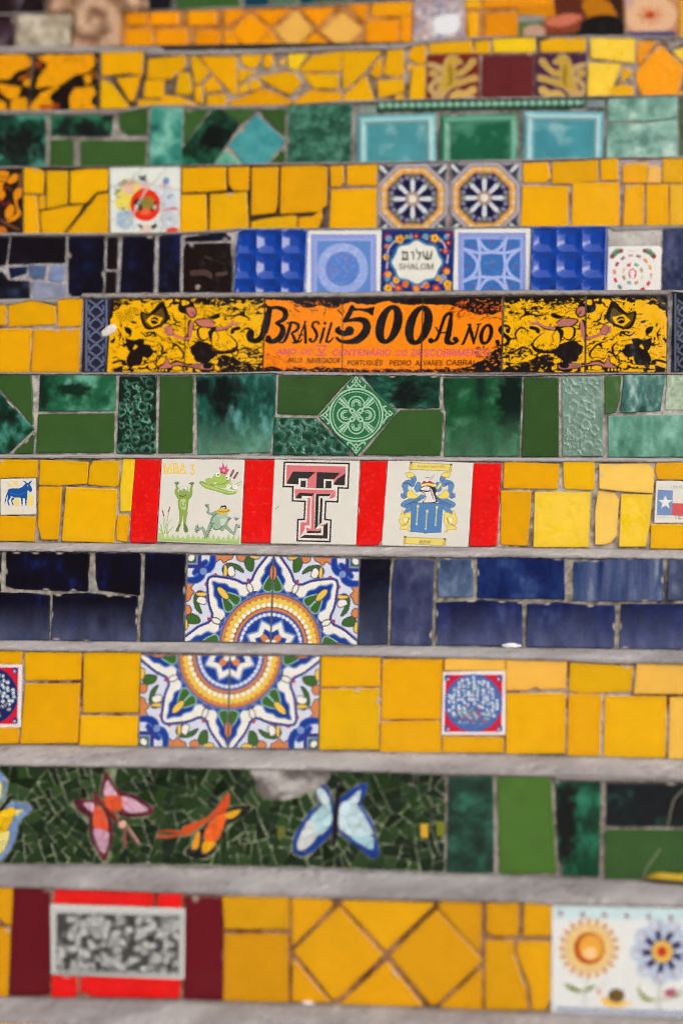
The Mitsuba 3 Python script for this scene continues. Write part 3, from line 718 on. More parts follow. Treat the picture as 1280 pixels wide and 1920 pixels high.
# ---------------------------------------------------------------- row 10 and 9: yellow and navy tiles, talavera medallion
r = ROWS[10]
parse(r, '''
Y 0: -60,85 165,88 155,180 -60,175
Y 0: -60,660 140,665 135,775 -60,780
Y 0: 185,97 605,99 600,298 190,303
Y 0: 190,333 595,330 580,773 152,778
Y 0: 630,100 1048,98 1035,543 622,545
Y 0: 607,572 1030,577 1022,795 595,790
Y 1: 1128,124 1565,134 1565,345 1128,352
Y 1: 1125,374 1560,367 1555,820 1112,825
Y 2: 308,148 755,150 735,593 300,595
Y 2: 300,617 735,607 742,850 288,845
P 2: 775,147 1225,140 1222,228 775,226
Y 2: 760,728 1210,737 1210,845 755,845
P 3: -45,152 405,157 395,365 210,370 180,352 110,375 -45,375
Y 3: -45,407 395,404 390,850 -45,855
Y 3: 435,174 900,202 885,385 520,400 425,380
Y 3: 425,407 665,412 650,870 412,868
P 3: 935,182 1500,192 1500,408 915,400
Y 3: 695,422 1150,427 1145,885 685,885
P 3: 1180,432 1500,432 1500,892 1175,890
''')
def crowd(f, Q, cx, cy, rx, ry, seed, lab, disc, rim):
    """Red tile with a blue disc full of small white heads."""
    note(f, lab)
    L = [(pg(Q), (206, 30, 54)), (el(cx, cy, rx + 8, ry + 8), rim), (el(cx, cy, rx, ry), disc)]
    x0, y0, x1, y1 = pg(Q).bounds
    for sx in (0, 1):
        for sy in (0, 1):
            X = x0 + 22 if sx == 0 else x1 - 22; Y = y0 + 26 if sy == 0 else y1 - 26
            L += [(el(X, Y, 20, 24), (30, 50, 140)), (el(X + (6 if sx == 0 else -6), Y + 6, 8, 9), (220, 225, 235))]
    rng = np.random.default_rng(seed)
    for i in range(-5, 6):
        for j in range(-6, 4):
            x, y = cx + i * 37 + rng.uniform(-9, 9), cy + j * 33 + (i % 2) * 14 + rng.uniform(-9, 9)
            if (x - cx) ** 2 / (rx - 18) ** 2 + (y - cy) ** 2 / (ry - 18) ** 2 < 1 and j < .2 + abs(i) * .8:
                L += [(el(x, y, rng.uniform(10, 15), rng.uniform(11, 15)), (206, 214, 228))]
                if rng.random() < .35: L += [(el(x + 13, y + 10, 8, 8), (96, 140, 130))]
    for i in range(40):
        x, y = rng.uniform(cx - rx * .7, cx + rx * .7), rng.uniform(cy - ry * .7, cy)
        L += [(el(x, y, rng.uniform(5, 10), rng.uniform(4, 7), rng.uniform(0, 90)), [(90, 140, 130), (60, 90, 120), (40, 60, 130)][rng.integers(3)])]
    for i in range(90):
        a, q = rng.uniform(0, 2 * math.pi), rng.uniform(.1, .8)
        x, y = cx + rx * q * math.cos(a), cy + ry * (.45 + .4 * q * math.sin(a))
        L += [(el(x, y, rng.uniform(5, 13), rng.uniform(4, 9), rng.uniform(0, 90)), [(150, 200, 190), (60, 110, 80), (200, 60, 80), (200, 214, 210), (110, 70, 60), (60, 90, 170)][rng.integers(6)])]
    paint(f[1], L)
f = tile(r, r.px(0, [(-320, 178), (160, 190), (152, 655), (-320, 660)]), (226, 222, 220), c=0, bsdf='glaze', noise=.03, jit=False, space=.02)
crowd(f, '-300,205 138,206 130,632 -300,632', -85, 418, 212, 212, 3, 'red tile with a blue disc of small white heads, cut off at the left', (24, 40, 96), (20, 40, 110))
f = tile(r, r.px(2, [(762, 240), (1225, 236), (1222, 715), (750, 712)]), (226, 222, 224), c=2, bsdf='glaze', noise=.03, jit=False, space=.02)
crowd(f, '782,262 1208,262 1198,690 770,690', 989, 474, 209, 209, 4, 'red tile with a blue disc of small white heads between yellow tiles', (74, 106, 170), (34, 84, 170))

def talavera(corners, row, c, flip, mirror):
    """Quarter of the medallion: x, y from 0 at its centre to 1 at the tile's far edges."""
    P = np.array(corners, float)                   # centre, far x, far corner, far y in crop coordinates
    def M(g):
        def fn(x, y, z=None):
            x, y = np.asarray(x), np.asarray(y)
            q = ((1 - x) * (1 - y))[:, None] * P[0] + (x * (1 - y))[:, None] * P[1] + (x * y)[:, None] * P[2] + ((1 - x) * y)[:, None] * P[3]
            return q[:, 0], q[:, 1]
        from shapely.ops import transform
        return transform(fn, shapely.segmentize(g, .06))
    L = []
    add = lambda g, col: L.append((g, col))
    sw = lambda g: affinity.affine_transform(g, [0, 1, 1, 0, 0, 0])
    both = lambda g, col: (add(g, col), add(sw(g), col))
    NAVY, BLUE, LB, WH, GR, YE, OR, RD, INK = (52, 54, 128), (22, 62, 150), (120, 146, 200), (236, 234, 226), (62, 104, 44), (234, 196, 84), (212, 132, 78), (190, 14, 40), (60, 50, 84)
    add(box(-.02, -.02, 1.02, 1.02), (212, 218, 234))
    # flora between the petals
    for g, col in ((sm('.34,.80 .40,.87 .52,.89 .58,.84 .56,.78 .50,.76 .52,.83 .44,.84'), GR), (sm('.44,.77 .50,.76 .52,.83 .47,.86'), WH), (sm('.53,.77 .565,.76 .56,.87 .535,.85'), YE), (sm('.24,.82 .30,.84 .33,.93 .28,.97 .23,.93'), GR),
                   (sm('.33,.94 .37,.92 .42,.95 .40,1.0 .33,1.0'), OR), (sm('.16,.97 .2,.95 .27,.97 .26,1.02 .16,1.02'), YE), (sm('.49,1.0 .48,.95 .53,.93 .57,.90 .61,.94 .66,.91 .69,.95 .68,1.02'), OR)):
        both(g.buffer(.011), INK); both(g, col)
    for x, y in ((.27, .70), (.28, .71)): both(box(x - .018, y - .022, x + .018, y + .022), RD)
    for x, y in ((.66, .76),): both(el(x, y, .034), WH); both(el(x, y, .024), RD)
    sw1 = st('.70,1.0 .70,.90 .74,.83 .80,.82 .82,.86 .78,.90', [.02, .03, .034, .034, .03, .02])
    both(sw1.buffer(.014), (80, 100, 180)); both(sw1, BLUE)
    add(box(.85, .85, 1.02, 1.02).buffer(.02), NAVY); add(box(.87, .87, 1.02, 1.02), LB); add(box(.89, .89, 1.02, 1.02), (70, 96, 72)); add(el(.945, .945, .032, .04, 45), WH)
    add(el(.80, .80, .04, .04), LB)
    # blue ground round the ring, then petals on both axes and on the diagonal
    add(Point(0, 0).buffer(.665, quad_segs=12), BLUE)
    def petal(rot, sc=1.0):
        pr = lambda pts: sm(pts + [(-x, y) for x, y in pts[::-1] if abs(x) > 1e-6])
        R = lambda g: affinity.rotate(affinity.scale(g, sc, 1, origin=(0, 0)), rot, origin=(0, 0))
        body = pr([(.13, .58), (.225, .66), (.20, .78), (.12, .90), (.0, 1.02)])
        body = unary_union([body] + [el(q * .20, .655, .060) for q in (-1, 1)])
        add(R(body.buffer(.032)), (110, 120, 190)); add(R(body.buffer(.024)), NAVY); add(R(body), WH)
        cut = pr([(.17, .53), (.115, .64), (.135, .72), (.095, .79), (.088, .85), (.035, .91), (.0, .97)])
        add(R(cut.buffer(.014)), (130, 150, 205)); add(R(cut), BLUE)
        for s in (-1, 1):
            leaf = sm([(s * .02, .60), (s * .10, .615), (s * .09, .68), (s * .03, .77), (s * .01, .70)])
            add(R(leaf.buffer(.012)), (150, 190, 190)); add(R(leaf), GR)
        seed = el(0, .80, .034, .085)
        add(R(seed.buffer(.010)), INK); add(R(seed), YE if rot == -45 else OR)
    petal(0); petal(-90); petal(-45)
    for a in (22.5, 67.5):
        x, y = .68 * math.cos(math.radians(a)), .68 * math.sin(math.radians(a))
        add(el(x, y, .05, .026, a).buffer(.012), INK); add(el(x, y, .05, .026, a), WH)
    D = lambda rad: Point(0, 0).buffer(rad, quad_segs=14)
    add(D(.592), (110, 130, 190)); add(D(.577), INK); add(D(.568), (204, 128, 78)); add(D(.526), INK)
    for i in range(28):
        a = (i + .5) * math.pi / 24 - .1
        add(el(.468 * math.cos(a), .468 * math.sin(a), .048, .036, math.degrees(a)), YE)
        add(el(.502 * math.cos(a), .502 * math.sin(a), .030, .034, math.degrees(a)), YE)
    add(D(.494).difference(D(.455)), YE)
    for i in range(-1, 16):
        a = (i + .5) * math.pi / 22
        add(el(.448 * math.cos(a), .448 * math.sin(a), .026, .022, math.degrees(a)), (240, 240, 236))
    add(D(.425), INK); add(D(.417), (204, 128, 78)); add(D(.384), (70, 84, 160)); add(D(.374), (46, 76, 160))
    for i in range(-1, 12):
        a = (i + .5) * math.pi / 20
        add(el(.343 * math.cos(a), .343 * math.sin(a), .020, .030, math.degrees(a)).buffer(.005), (90, 110, 180)); add(el(.343 * math.cos(a), .343 * math.sin(a), .018, .028, math.degrees(a)), (218, 226, 240))
    def star(q, n=8, a0=22.5, k=.72):
        pts = [(q * (1 if i % 2 == 0 else k) * math.cos(math.radians(a0 + i * 180 / n)), q * (1 if i % 2 == 0 else k) * math.sin(math.radians(a0 + i * 180 / n))) for i in range(2 * n)]
        return sm(pts, 2)
    add(D(.305), BLUE); add(star(.298).buffer(.01), LB); add(star(.282), WH); add(star(.20), (100, 120, 190)); add(star(.188), BLUE)
    add(el(.07, .075, .055, .038, 45), OR); add(el(.03, .03, .035), WH)
    sx = lambda g: g
    return [(M(g), col) for g, col in L]
ta = [((448, 100), (1120, 100), (1110, 800), (428, 800))]
fA = tile(r, r.px(1, [(-225, 110), (443, 116), (427, 811), (-240, 802)]), (112, 112, 124), c=1, bsdf='glaze', noise=.03, jit=False, space=.02, bevel=.0004, grow=-.0003, amp=.0001, th=.0056)
paint(fA[1], talavera([(443, 112), (-225, 104), (-240, 803), (426, 812)], r, 1, 0, 0)[0:])
fB = tile(r, r.px(1, [(445.5, 117), (1120, 119), (1109, 820), (429.5, 812)]), (112, 112, 124), c=1, bsdf='glaze', noise=.03, jit=False, space=.02, bevel=.0004, grow=-.0003, amp=.0001, th=.0056)
paint(fB[1], talavera([(443, 112), (1120, 112), (1109, 822), (428, 814)], r, 1, 0, 0))
note(fA, 'lower left quarter of a blue white and orange floral medallion tile')
note(fB, 'lower right quarter of a blue white and orange floral medallion tile')

r = ROWS[9]
NV = ((6, 7, 18), (7, 11, 36), (14, 38, 104))
HZ = ((6, 14, 52), (14, 28, 84), (58, 74, 122))
q = [('0', '-60,95 5,100 0,398 -60,398', NV, 0), ('0', '47,102 668,110 655,393 380,388 100,373 42,352', NV, 0), ('0', '715,110 1055,112 1045,423 900,405 740,385 720,300', NV, 0),
     ('0', '-60,407 230,410 370,427 362,760 -60,760', NV, .8), ('0', '397,422 660,408 850,432 1030,432 1018,768 382,760', NV, .85), ('0', '1092,107 1390,117 1370,770 1052,768 1057,600 1082,440', NV, .6),
     ('2', '147,152 368,154 350,400 340,793 127,793', NV, .55), ('2', '402,157 560,150 688,167 668,803 372,798 377,350', ((30, 36, 74), (62, 68, 104), (112, 114, 140)), .35),
     ('2', '724,154 978,152 983,436 722,436', ((52, 68, 104), (84, 102, 134), (130, 148, 172)), 0), ('2', '1022,142 1665,152 1670,453 1017,443', ((14, 28, 80), (26, 48, 106), (70, 92, 138)), 0),
     ('2', '712,482 900,472 1020,462 1350,480 1350,803 707,797', HZ, .8), ('3', '457,177 700,162 880,147 1123,152 1133,463 960,468 457,468', ((22, 38, 88), (60, 82, 124), (186, 194, 208)), 0),  # second tile here: sky reflections painted in as pale streaks
     ('3', '1167,157 1500,160 1500,470 1167,458', ((34, 46, 84), (66, 76, 108), (110, 116, 140)), 0), ('3', '112,492 230,492 330,477 550,502 768,502 758,818 107,810', HZ, .8), ('3', '817,492 1500,492 1500,830 802,823', HZ, .75)]
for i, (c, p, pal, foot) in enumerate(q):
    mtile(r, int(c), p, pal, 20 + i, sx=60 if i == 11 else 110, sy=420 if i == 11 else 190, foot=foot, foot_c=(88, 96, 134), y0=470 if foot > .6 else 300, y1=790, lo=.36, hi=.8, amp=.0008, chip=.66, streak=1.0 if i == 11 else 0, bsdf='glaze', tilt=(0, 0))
fA = tile(r, r.px(1, [(128, 118), (771.5, 130), (748, 782), (102, 773)]), (112, 112, 124), c=1, bsdf='glaze', noise=.03, jit=False, space=.02, bevel=.0004, grow=-.0003, amp=.0001, th=.0056)
paint(fA[1], talavera([(750, 803), (88, 790), (122, 105), (772, 120)], r, 1, 0, 0))
fB = tile(r, r.px(1, [(774, 131), (1418, 147), (1400, 800), (750.5, 783)]), (112, 112, 124), c=1, bsdf='glaze', noise=.03, jit=False, space=.02, bevel=.0004, grow=-.0003, amp=.0001, th=.0056)
paint(fB[1], talavera([(751, 803), (1402, 812), (1422, 135), (774, 122)], r, 1, 0, 0))
note(fA, 'upper left quarter of a blue white and orange floral medallion tile')
note(fB, 'upper right quarter of a blue white and orange floral medallion tile')

# ---------------------------------------------------------------- row 8: frogs, double letter, coat of arms, donkey, flag
r = ROWS[8]
KIND['V'] = ((236, 196, 20), dict(bsdf='glaze', tilt=(0.02, 0.03)))
KIND['Q'] = ((232, 186, 60), dict(bsdf='glaze', tilt=(0.06, 0.12), space=.004))  # reflected sky partly painted in: base paler than the plain yellow
parse(r, '''
Y 0: -60,45 278,52 275,180 80,178 -60,195
Y 0: -60,470 265,480 252,658 -60,655
Y 0: 302,50 660,67 650,225 420,240 294,235
Y 0: 700,57 893,60 885,238 860,250 662,232 672,110
Y 0: 292,254 460,254 450,420 432,645 310,645 285,540
Y 0: 497,254 878,272 850,670 464,657
V 0: 922,42 1008,42 980,433 905,433 902,250
Y 0: 885,462 968,467 948,663 874,653 872,560
R 0: 1017,42 1205,50 1165,670 987,668 974,640
R 1: 562,50 775,50 745,670 532,670
R 2: 148,60 338,60 320,400 300,640 272,688 110,690
R 2: 992,77 1195,77 1160,688 1080,698 960,693
Y 3: -60,62 350,82 336,266 -68,260
Y 3: 382,67 610,62 610,273 402,266 387,240
Q 3: 652,82 1063,74 1053,298 830,283 657,262
Y 3: 1080,72 1500,64 1500,198 1092,193 1072,130
Y 3: 1042,534 1500,542 1500,718 1037,713
Y 3: -83,284 140,287 112,693 -88,683
V 3: 170,292 583,292 570,703 160,703
Q 3: 642,282 798,297 778,620 738,668 690,683 627,683 622,430
V 3: 817,307 1048,312 1028,520 998,698 802,698
''')
white = lambda c, pts, **kw: tile(r, r.px(c, pts), (222, 220, 212), c=c, bsdf='glaze', noise=.03, jit=False, space=.02, **kw)
INK = (60, 62, 54)
f = white(0, [(5, 195), (262, 190), (265, 455), (5, 460)])
note(f, 'small white tile printed with a blue donkey')
PY = (234, 214, 130)
L = [(sm('50,215 90,240 100,252 70,250'), PY), (sm('92,210 130,208 135,240 110,235'), PY), (sm('108,330 140,335 140,395 105,390'), PY), (sm('205,320 250,330 248,390 215,395'), PY), (sm('215,290 235,330 225,380 205,350'), PY)] + \
    [(st([(50, y), (90, y + 4), (130, y - 3), (180, y + 1)], 2.2), (232, 220, 170)) for y in (412, 430, 446)] + [(st([(212, 408), (212, 445)], 2), (232, 220, 170)), (st([(228, 410), (228, 440)], 2), (232, 220, 170))]
DB = (24, 84, 160)
L += [(sm('56,300 62,272 90,262 140,262 170,250 190,228 206,222 226,236 242,270 232,290 218,284 208,276 204,318 198,338 140,332 104,330 80,320 66,345 60,322'), DB), (st('62,290 46,330 38,372', [5, 4, 3]), DB), (st('72,325 60,355 68,390', [10, 6, 4]), DB), (st('98,340 88,350 98,388', [9, 5, 4]), DB),
      (st('164,325 166,390', [9, 4], False), DB), (st('196,325 194,388', [8, 4], False), DB), (sm('168,204 190,212 206,226 198,228'), DB), (sm('240,206 222,212 212,226 226,230'), DB), (el(208, 243, 4), (220, 220, 220)), (st('80,300 140,310 190,290', 3), (40, 110, 190))]
paint(f[1], L)
# frogs
f = white(1, [(-65, 40), (550, 48), (520, 685), (-100, 660)])
note(f, 'white tile printed with three green cartoon frogs, reeds and grass')
FG, FD, FL = (142, 168, 88), (104, 132, 60), (186, 206, 136)
L = [(text('MBA', -52, 72, 118, 152, True), (236, 204, 96)), (text('3', 146, 82, 182, 162, True), (236, 204, 96))]
for x in (-45, -25, 5, 20, 52, 64, 92, 104): L.append((box(x, 148, x + 18, 154), (236, 204, 96)))
gr = [(-95, 600)] + [p for i, x in enumerate(range(-60, 515, 38)) for p in ((x, 590 + (i * 37 % 30) + x * .02), (x + 19, 640 + x * .03))] + [(521, 620), (519, 690), (-105, 665)]
L += [(pg(gr), (178, 204, 132)), (pg([(-100, 640), (520, 662), (519, 690), (-105, 668)]), (166, 194, 116))]
for s in ('-60,600 -75,540 -95,480', '-45,600 -40,540 -50,470', '-30,605 -20,530 10,490', '-55,600 -90,560 -105,545', '-25,600 10,560 20,545'): L.append((st(s, [5, 3, 1.5]), (160, 190, 110)))
for s, t in (('-52,560 -48,470', '-62,430 -50,470'), ('-36,560 -14,440', '-18,440 -6,405')): L += [(st(s, 1.8, False), (130, 150, 100)), (st(t, 5), (140, 100, 100))]
# standing frog
L += [(st('50,260 42,290 62,330', [11, 13, 16]), FG), (st('154,262 150,310 128,335', [11, 12, 16]), FG), (st('48,262 44,240', 8), FG), (st('156,262 160,242', 8), FG)]
for x, y in ((46, 235), (158, 238)):
    for a in (-50, -15, 20, 50): L.append((st([(x, y), (x + 22 * math.sin(math.radians(a)), y - 22 * math.cos(math.radians(a)))], [3.5, 4.5]), (110, 124, 96)))
L += [(sm('60,340 96,330 132,345 130,400 122,440 112,455 78,455 62,430 56,390'), FG), (sm('74,350 100,342 116,360 110,420 84,420 72,390'), FL), (st('80,365 82,392 104,394 110,366', 3), FD),
      (st('80,445 76,500 66,535', [17, 11, 9]), FG), (st('112,445 106,500 104,535', [17, 11, 9]), FG), (sm('62,530 78,535 66,560 58,588 36,582 46,558'), FD), (sm('96,530 112,530 130,570 126,590 102,588'), FD),
      (sm('60,300 66,280 96,270 128,278 138,298 130,320 100,335 72,325'), FG), (el(85, 266, 17, 19), FG), (el(115, 268, 17, 19), FG), (el(86, 264, 12, 15), (240, 240, 236)), (el(113, 266, 12, 15), (240, 240, 236)), (el(90, 268, 4, 6), (20, 20, 20)), (el(108, 270, 4, 6), (20, 20, 20)), (st('68,315 90,324 118,312', 2), (50, 50, 40)), (sm('66,314 88,320 84,326 70,324'), (150, 50, 50))]
# crowned frog on its leaf
L += [(sm('212,220 240,208 300,235 380,265 460,285 496,285 480,306 420,310 340,285 260,262'), (150, 178, 92)), (sm('230,225 300,246 400,280 480,290 440,298 330,272 250,245'), (178, 200, 116)), (sm('266,190 300,185 330,220 330,245 280,232 262,210'), (168, 192, 104)), (sm('310,195 326,160 356,148 400,155 436,190 440,225 410,258 350,252 318,225'), (166, 194, 98)),
      (el(354, 160, 16, 17), (240, 240, 232)), (el(356, 160, 7), INK), (el(424, 182, 14, 16), (240, 240, 232)), (el(421, 183, 6), INK), (st('330,210 360,235 405,225 430,200', 2), FD), (el(335, 222, 12, 8), (210, 220, 170)),
      (sm('300,225 330,238 318,246 296,236'), FG), (pg('372,140 360,98 380,112 394,64 404,108 426,80 420,115 440,118 418,158'), (206, 88, 128)), (el(398, 128, 11), (230, 150, 180)), (st('374,142 416,156', 4, False), (170, 60, 100)),
      (st('470,130 450,172', 9), (140, 104, 108)), (st('500,146 476,186', 9), (140, 104, 108)), (st('448,175 440,230', 2), (150, 150, 120)), (st('440,250 455,220 450,195', [6, 4, 1]), (166, 190, 120)), (st('450,255 500,225 548,202', [6, 4, 1]), (166, 190, 120)), (st('455,262 500,245 525,232', [5, 3, 1]), (150, 178, 100)), (st('440,262 470,270 515,278', [5, 3, 1]), (150, 178, 100))]
for x, y in ((434, 248), (482, 250)):
    for a in range(5): L.append((el(x + 11 * math.cos(a * 1.257), y + 11 * math.sin(a * 1.257), 8), (238, 240, 232)))
    L.append((el(x, y, 5), (220, 200, 80)))
# running frog
GG, GD = (150, 176, 150), (84, 104, 90)
for s, w in (('330,470 290,560 262,630', [16, 12, 7]), ('262,630 240,560 210,575', [8, 7, 6]), ('340,480 370,545 385,575', [14, 10, 8]), ('385,575 420,520 430,500', [8, 7, 6]), ('420,555 450,585 475,605', [12, 8, 6]), ('475,605 490,560 492,535', [6, 6, 5]), ('345,440 300,455 275,440', [8, 7, 5]), ('275,440 285,420 280,400', [5, 5, 3])):
    L += [(st(s, [v + 2.5 for v in w]), GD), (st(s, w), GG)]
L += [(sm('300,520 320,470 360,450 420,460 410,500 380,560 330,575'), GD), (sm('305,520 325,475 362,455 412,464 402,498 376,555 332,568'), (158, 190, 164)), (sm('370,500 405,475 410,520 385,545'), (196, 216, 200)),
      (sm('345,440 360,415 395,408 440,420 444,436 420,448 380,458'), (224, 184, 60)), (sm('350,455 380,460 425,446 420,485 380,490 352,475'), (170, 196, 176)), (st('358,432 400,440 440,426', 2), (90, 60, 30)), (el(385, 405, 12, 14), (60, 66, 60)), (el(405, 404, 14, 15), (60, 66, 60)), (el(400, 412, 9, 10), (236, 236, 230)), (el(402, 414, 5, 6), (10, 10, 10)), (el(384, 412, 6, 8), (220, 220, 214))]
for x, y, a0 in ((272, 405, 0), (210, 560, -60), (432, 500, 30), (490, 505, 10), (205, 575, -120), (505, 560, 40)):
    for a in (-35, 0, 35): L.append((st([(x, y), (x + 24 * math.sin(math.radians(a + a0)), y - 24 * math.cos(math.radians(a + a0)))], [2.5, 4]), GD))
for i in range(8): L.append((st([(268 + i * 6, 620 - i * 14), (286 + i * 6, 622 - i * 14)], 2), (40, 50, 44)))
paint(f[1], L)
# double letter
f = white(1, [(780, 35), (1410, 55), (1385, 685), (750, 675)])
note(f, 'white tile with a large pink black and white double T emblem')
BK, PK = (52, 44, 48), (216, 118, 124)
o1 = [(847, 60), (1343, 70), (1335, 268), (1262, 264), (1257, 370), (1168, 366), (1162, 490), (1207, 496), (1200, 668), (942, 662), (948, 490), (995, 490), (1002, 366), (907, 362), (910, 256), (838, 254)]
O = pg(o1)
L = [(O, BK), (O.buffer(-12, join_style=2), (226, 222, 216))]
top = pg('870,88 1312,98 1306,240 1212,236 1214,205 1164,203 1162,262 1014,258 1018,200 962,198 960,232 866,228')
L += [(top, BK), (pg('870,88 1312,98 1270,146 1096,140 1090,262 1028,258 1032,190 1085,140 916,136 866,228'), PK), (pg('916,136 1085,140 1028,190 958,186 956,228 866,228'), (54, 50, 50)), (pg('1096,140 1272,146 1222,196 1150,192 1146,262 1090,262'), (54, 50, 50)), (pg('1272,146 1312,98 1306,190 1218,235 1222,196'), PK), (pg('1250,190 1310,150 1306,240 1214,236'), (54, 50, 50)),
      (pg('958,186 1028,190 1026,256 1012,256 1014,205 975,203 974,250 958,248').buffer(0), (226, 222, 216)), (pg('975,204 1014,206 1012,256 973,252'), (54, 50, 50)), (pg('1148,192 1222,196 1220,258 1146,258'), (226, 222, 216)), (pg('1162,206 1206,208 1204,262 1160,262'), (54, 50, 50))]
mid = pg('935,270 1236,276 1232,344 1174,342 1168,320 1110,318 1106,560 1146,545 1140,612 1002,610 1004,545 1050,545 1056,330 982,318 980,340 932,338')
L += [(mid.buffer(11, join_style=2), (226, 222, 216)), (pg('930,268 1238,276 1200,304 1080,300 1076,575 1052,580 1058,300 962,296 934,338'), PK), (pg('962,296 1076,300 1058,322 985,318 980,340 934,338'), (54, 50, 50)), (pg('1088,302 1204,304 1186,322 1110,320 1104,545 1078,575'), (54, 50, 50)), (pg('1204,304 1238,278 1232,330 1186,344'), PK),
      (pg('1028,334 1048,334 1040,540 1006,542 1004,572 968,630 974,518 1018,518'), PK), (pg('1122,336 1140,336 1132,520 1112,540'), (54, 50, 50)), (pg('1112,546 1178,520 1175,640 968,634 1002,612 1142,615 1146,545'), (54, 50, 50)), (pg('1112,546 1178,520 1142,545'), PK), (pg('1016,556 1075,572 1128,560 1110,584 1030,582 1018,598'), PK), (pg('1030,582 1112,584 1130,562 1126,598 1018,598'), (54, 50, 50))]
L += [(el(792, 418, 4), (40, 40, 40)), (el(799, 408, 4), (40, 40, 40)), (el(806, 399, 3), (40, 40, 40))]
paint(f[1], L)
# coat of arms
f = white(2, [(350, 45), (985, 75), (945, 705), (302, 690)])
note(f, 'white tile with a blue and yellow coat of arms reading Archer')
CB, CY, CD = (98, 140, 190), (236, 216, 112), (58, 78, 120)
L = []
def scroll(a, b, c, d, word, tx):
    S = [(pg([a, b, c, d]).buffer(3), (90, 80, 50)), (pg([a, b, c, d]), (232, 214, 116))]
    for p, q_ in ((a, d), (b, c)): S += [(st([p, q_], 9, False), (90, 80, 50)), (st([p, q_], 6.5, False), (220, 196, 90)), (el(*p, 7), (90, 70, 40))]
    return S + [(text(word, *tx), (130, 104, 40))]
L += scroll((522, 70), (822, 84), (816, 132), (516, 118), 'Sola bona quae honesta', (570, 88, 776, 110))
L += scroll((476, 628), (776, 644), (770, 692), (472, 676), 'Archer', (582, 648, 670, 676, True))
for m in (1, -1):
    X = lambda s, m=m: sm([(x if m == 1 else 1298 - x, y) for x, y in np.array(s.replace(',', ' ').split(), float).reshape(-1, 2)])
    for s, col in (('455,240 475,210 520,200 548,215 540,245 515,240 500,235 495,260 500,300 480,335 460,320 470,290', CB), ('520,185 545,165 560,195 548,230 530,250 512,235 530,225 540,205', CB), ('480,150 520,142 548,165 530,175 500,182 490,165', CY), ('452,300 480,335 450,330', CB), ('496,290 520,275 545,300 580,330 540,345 500,330 490,310', CY),
                   ('446,380 500,345 560,340 600,310 620,330 560,370 500,400 468,405', CB), ('466,450 500,400 560,370 545,400 520,430 490,440', CB), ('548,260 575,215 600,240 590,270 570,290', CB), ('470,460 500,445 524,450 524,520 500,560 520,590 480,570 440,570 450,530 434,520 440,480 460,430', CY), ('462,490 490,480 500,510 480,540', (240, 232, 190))):
        g = X(s); L += [(g.buffer(3), CD if col is CB else (150, 130, 60)), (g, col)]
    L += [(st([(x if m == 1 else 1298 - x, y) for x, y in ((470, 225), (500, 222), (520, 240))], 3), CD), (st([(x if m == 1 else 1298 - x, y) for x, y in ((475, 390), (540, 362), (590, 335))], 3), CD), (st([(x if m == 1 else 1298 - x, y) for x, y in ((455, 545), (490, 520), (510, 480))], 3), (150, 130, 60))]
L += [(sm('600,235 620,205 640,216 660,205 680,215 700,235 650,248'), (170, 60, 70)), (st('605,238 650,232 705,240', 8), CY), (st('630,180 655,182', 3), (110, 110, 110)), (sm('655,200 680,165 700,160 680,195'), (196, 196, 192)), (st('720,260 745,230', 8), CY)]
L += [(sm('588,278 612,250 652,247 680,256 700,300 712,352 700,368 612,370 632,338 622,300').buffer(4), (70, 62, 64)), (sm('672,250 700,256 712,282 700,306 680,290'), (60, 52, 54)), (sm('590,276 614,252 652,249 676,270 692,310 706,352 694,364 616,366 635,336 625,302'), (228, 222, 220)), (st('590,278 640,285 660,280', 5), (40, 34, 36)), (st('664,262 675,300 690,340', 4), (150, 140, 140))]
L += [(pg('526,372 760,376 744,592 634,596 628,604 620,594 520,586').buffer(3), CD), (pg('526,372 760,376 744,592 634,596 628,604 620,594 520,586'), (86, 132, 188))]
for x, y0_, y1_, x2 in ((573, 388, 536, 563), (642, 424, 574, 631), (716, 396, 542, 704)):
    L += [(st([(x, y0_), (x2, y1_)], 3.5, False), (224, 214, 120)), (pg([(x - 9, y0_), (x + 9, y0_), (x + 6, y0_ + 20), (x - 7, y0_ + 20)]), (236, 222, 110)), (pg([(x2 - 7, y1_ - 12), (x2 + 7, y1_ - 12), (x2, y1_ + 6)]), (230, 230, 220))]
paint(f[1], L)
# flag
f = white(3, [(1080, 210), (1500, 215), (1500, 520), (1065, 520)])
note(f, 'white tile with a red white and blue star flag, cut off at the right')
stp = [(1148 + (56 if i % 2 == 0 else 22) * math.sin(i * math.pi / 5), 368 - (56 if i % 2 == 0 else 22) * math.cos(i * math.pi / 5)) for i in range(10)]
L = [(pg('1090,272 1205,278 1198,466 1084,464'), (118, 144, 190)), (pg(stp), (232, 232, 230)), (pg('1200,372 1500,385 1500,480 1196,466'), (212, 92, 96)), (text('LIFE IS', 1190, 242, 1276, 264), (110, 110, 116)), (text('TEXAS', 1212, 460, 1370, 494), (110, 108, 112)), (st('1098,258 1180,260', 1.5, False), (170, 170, 174)), (st('1086,478 1200,482', 1.5, False), (170, 170, 174))]
paint(f[1], L)
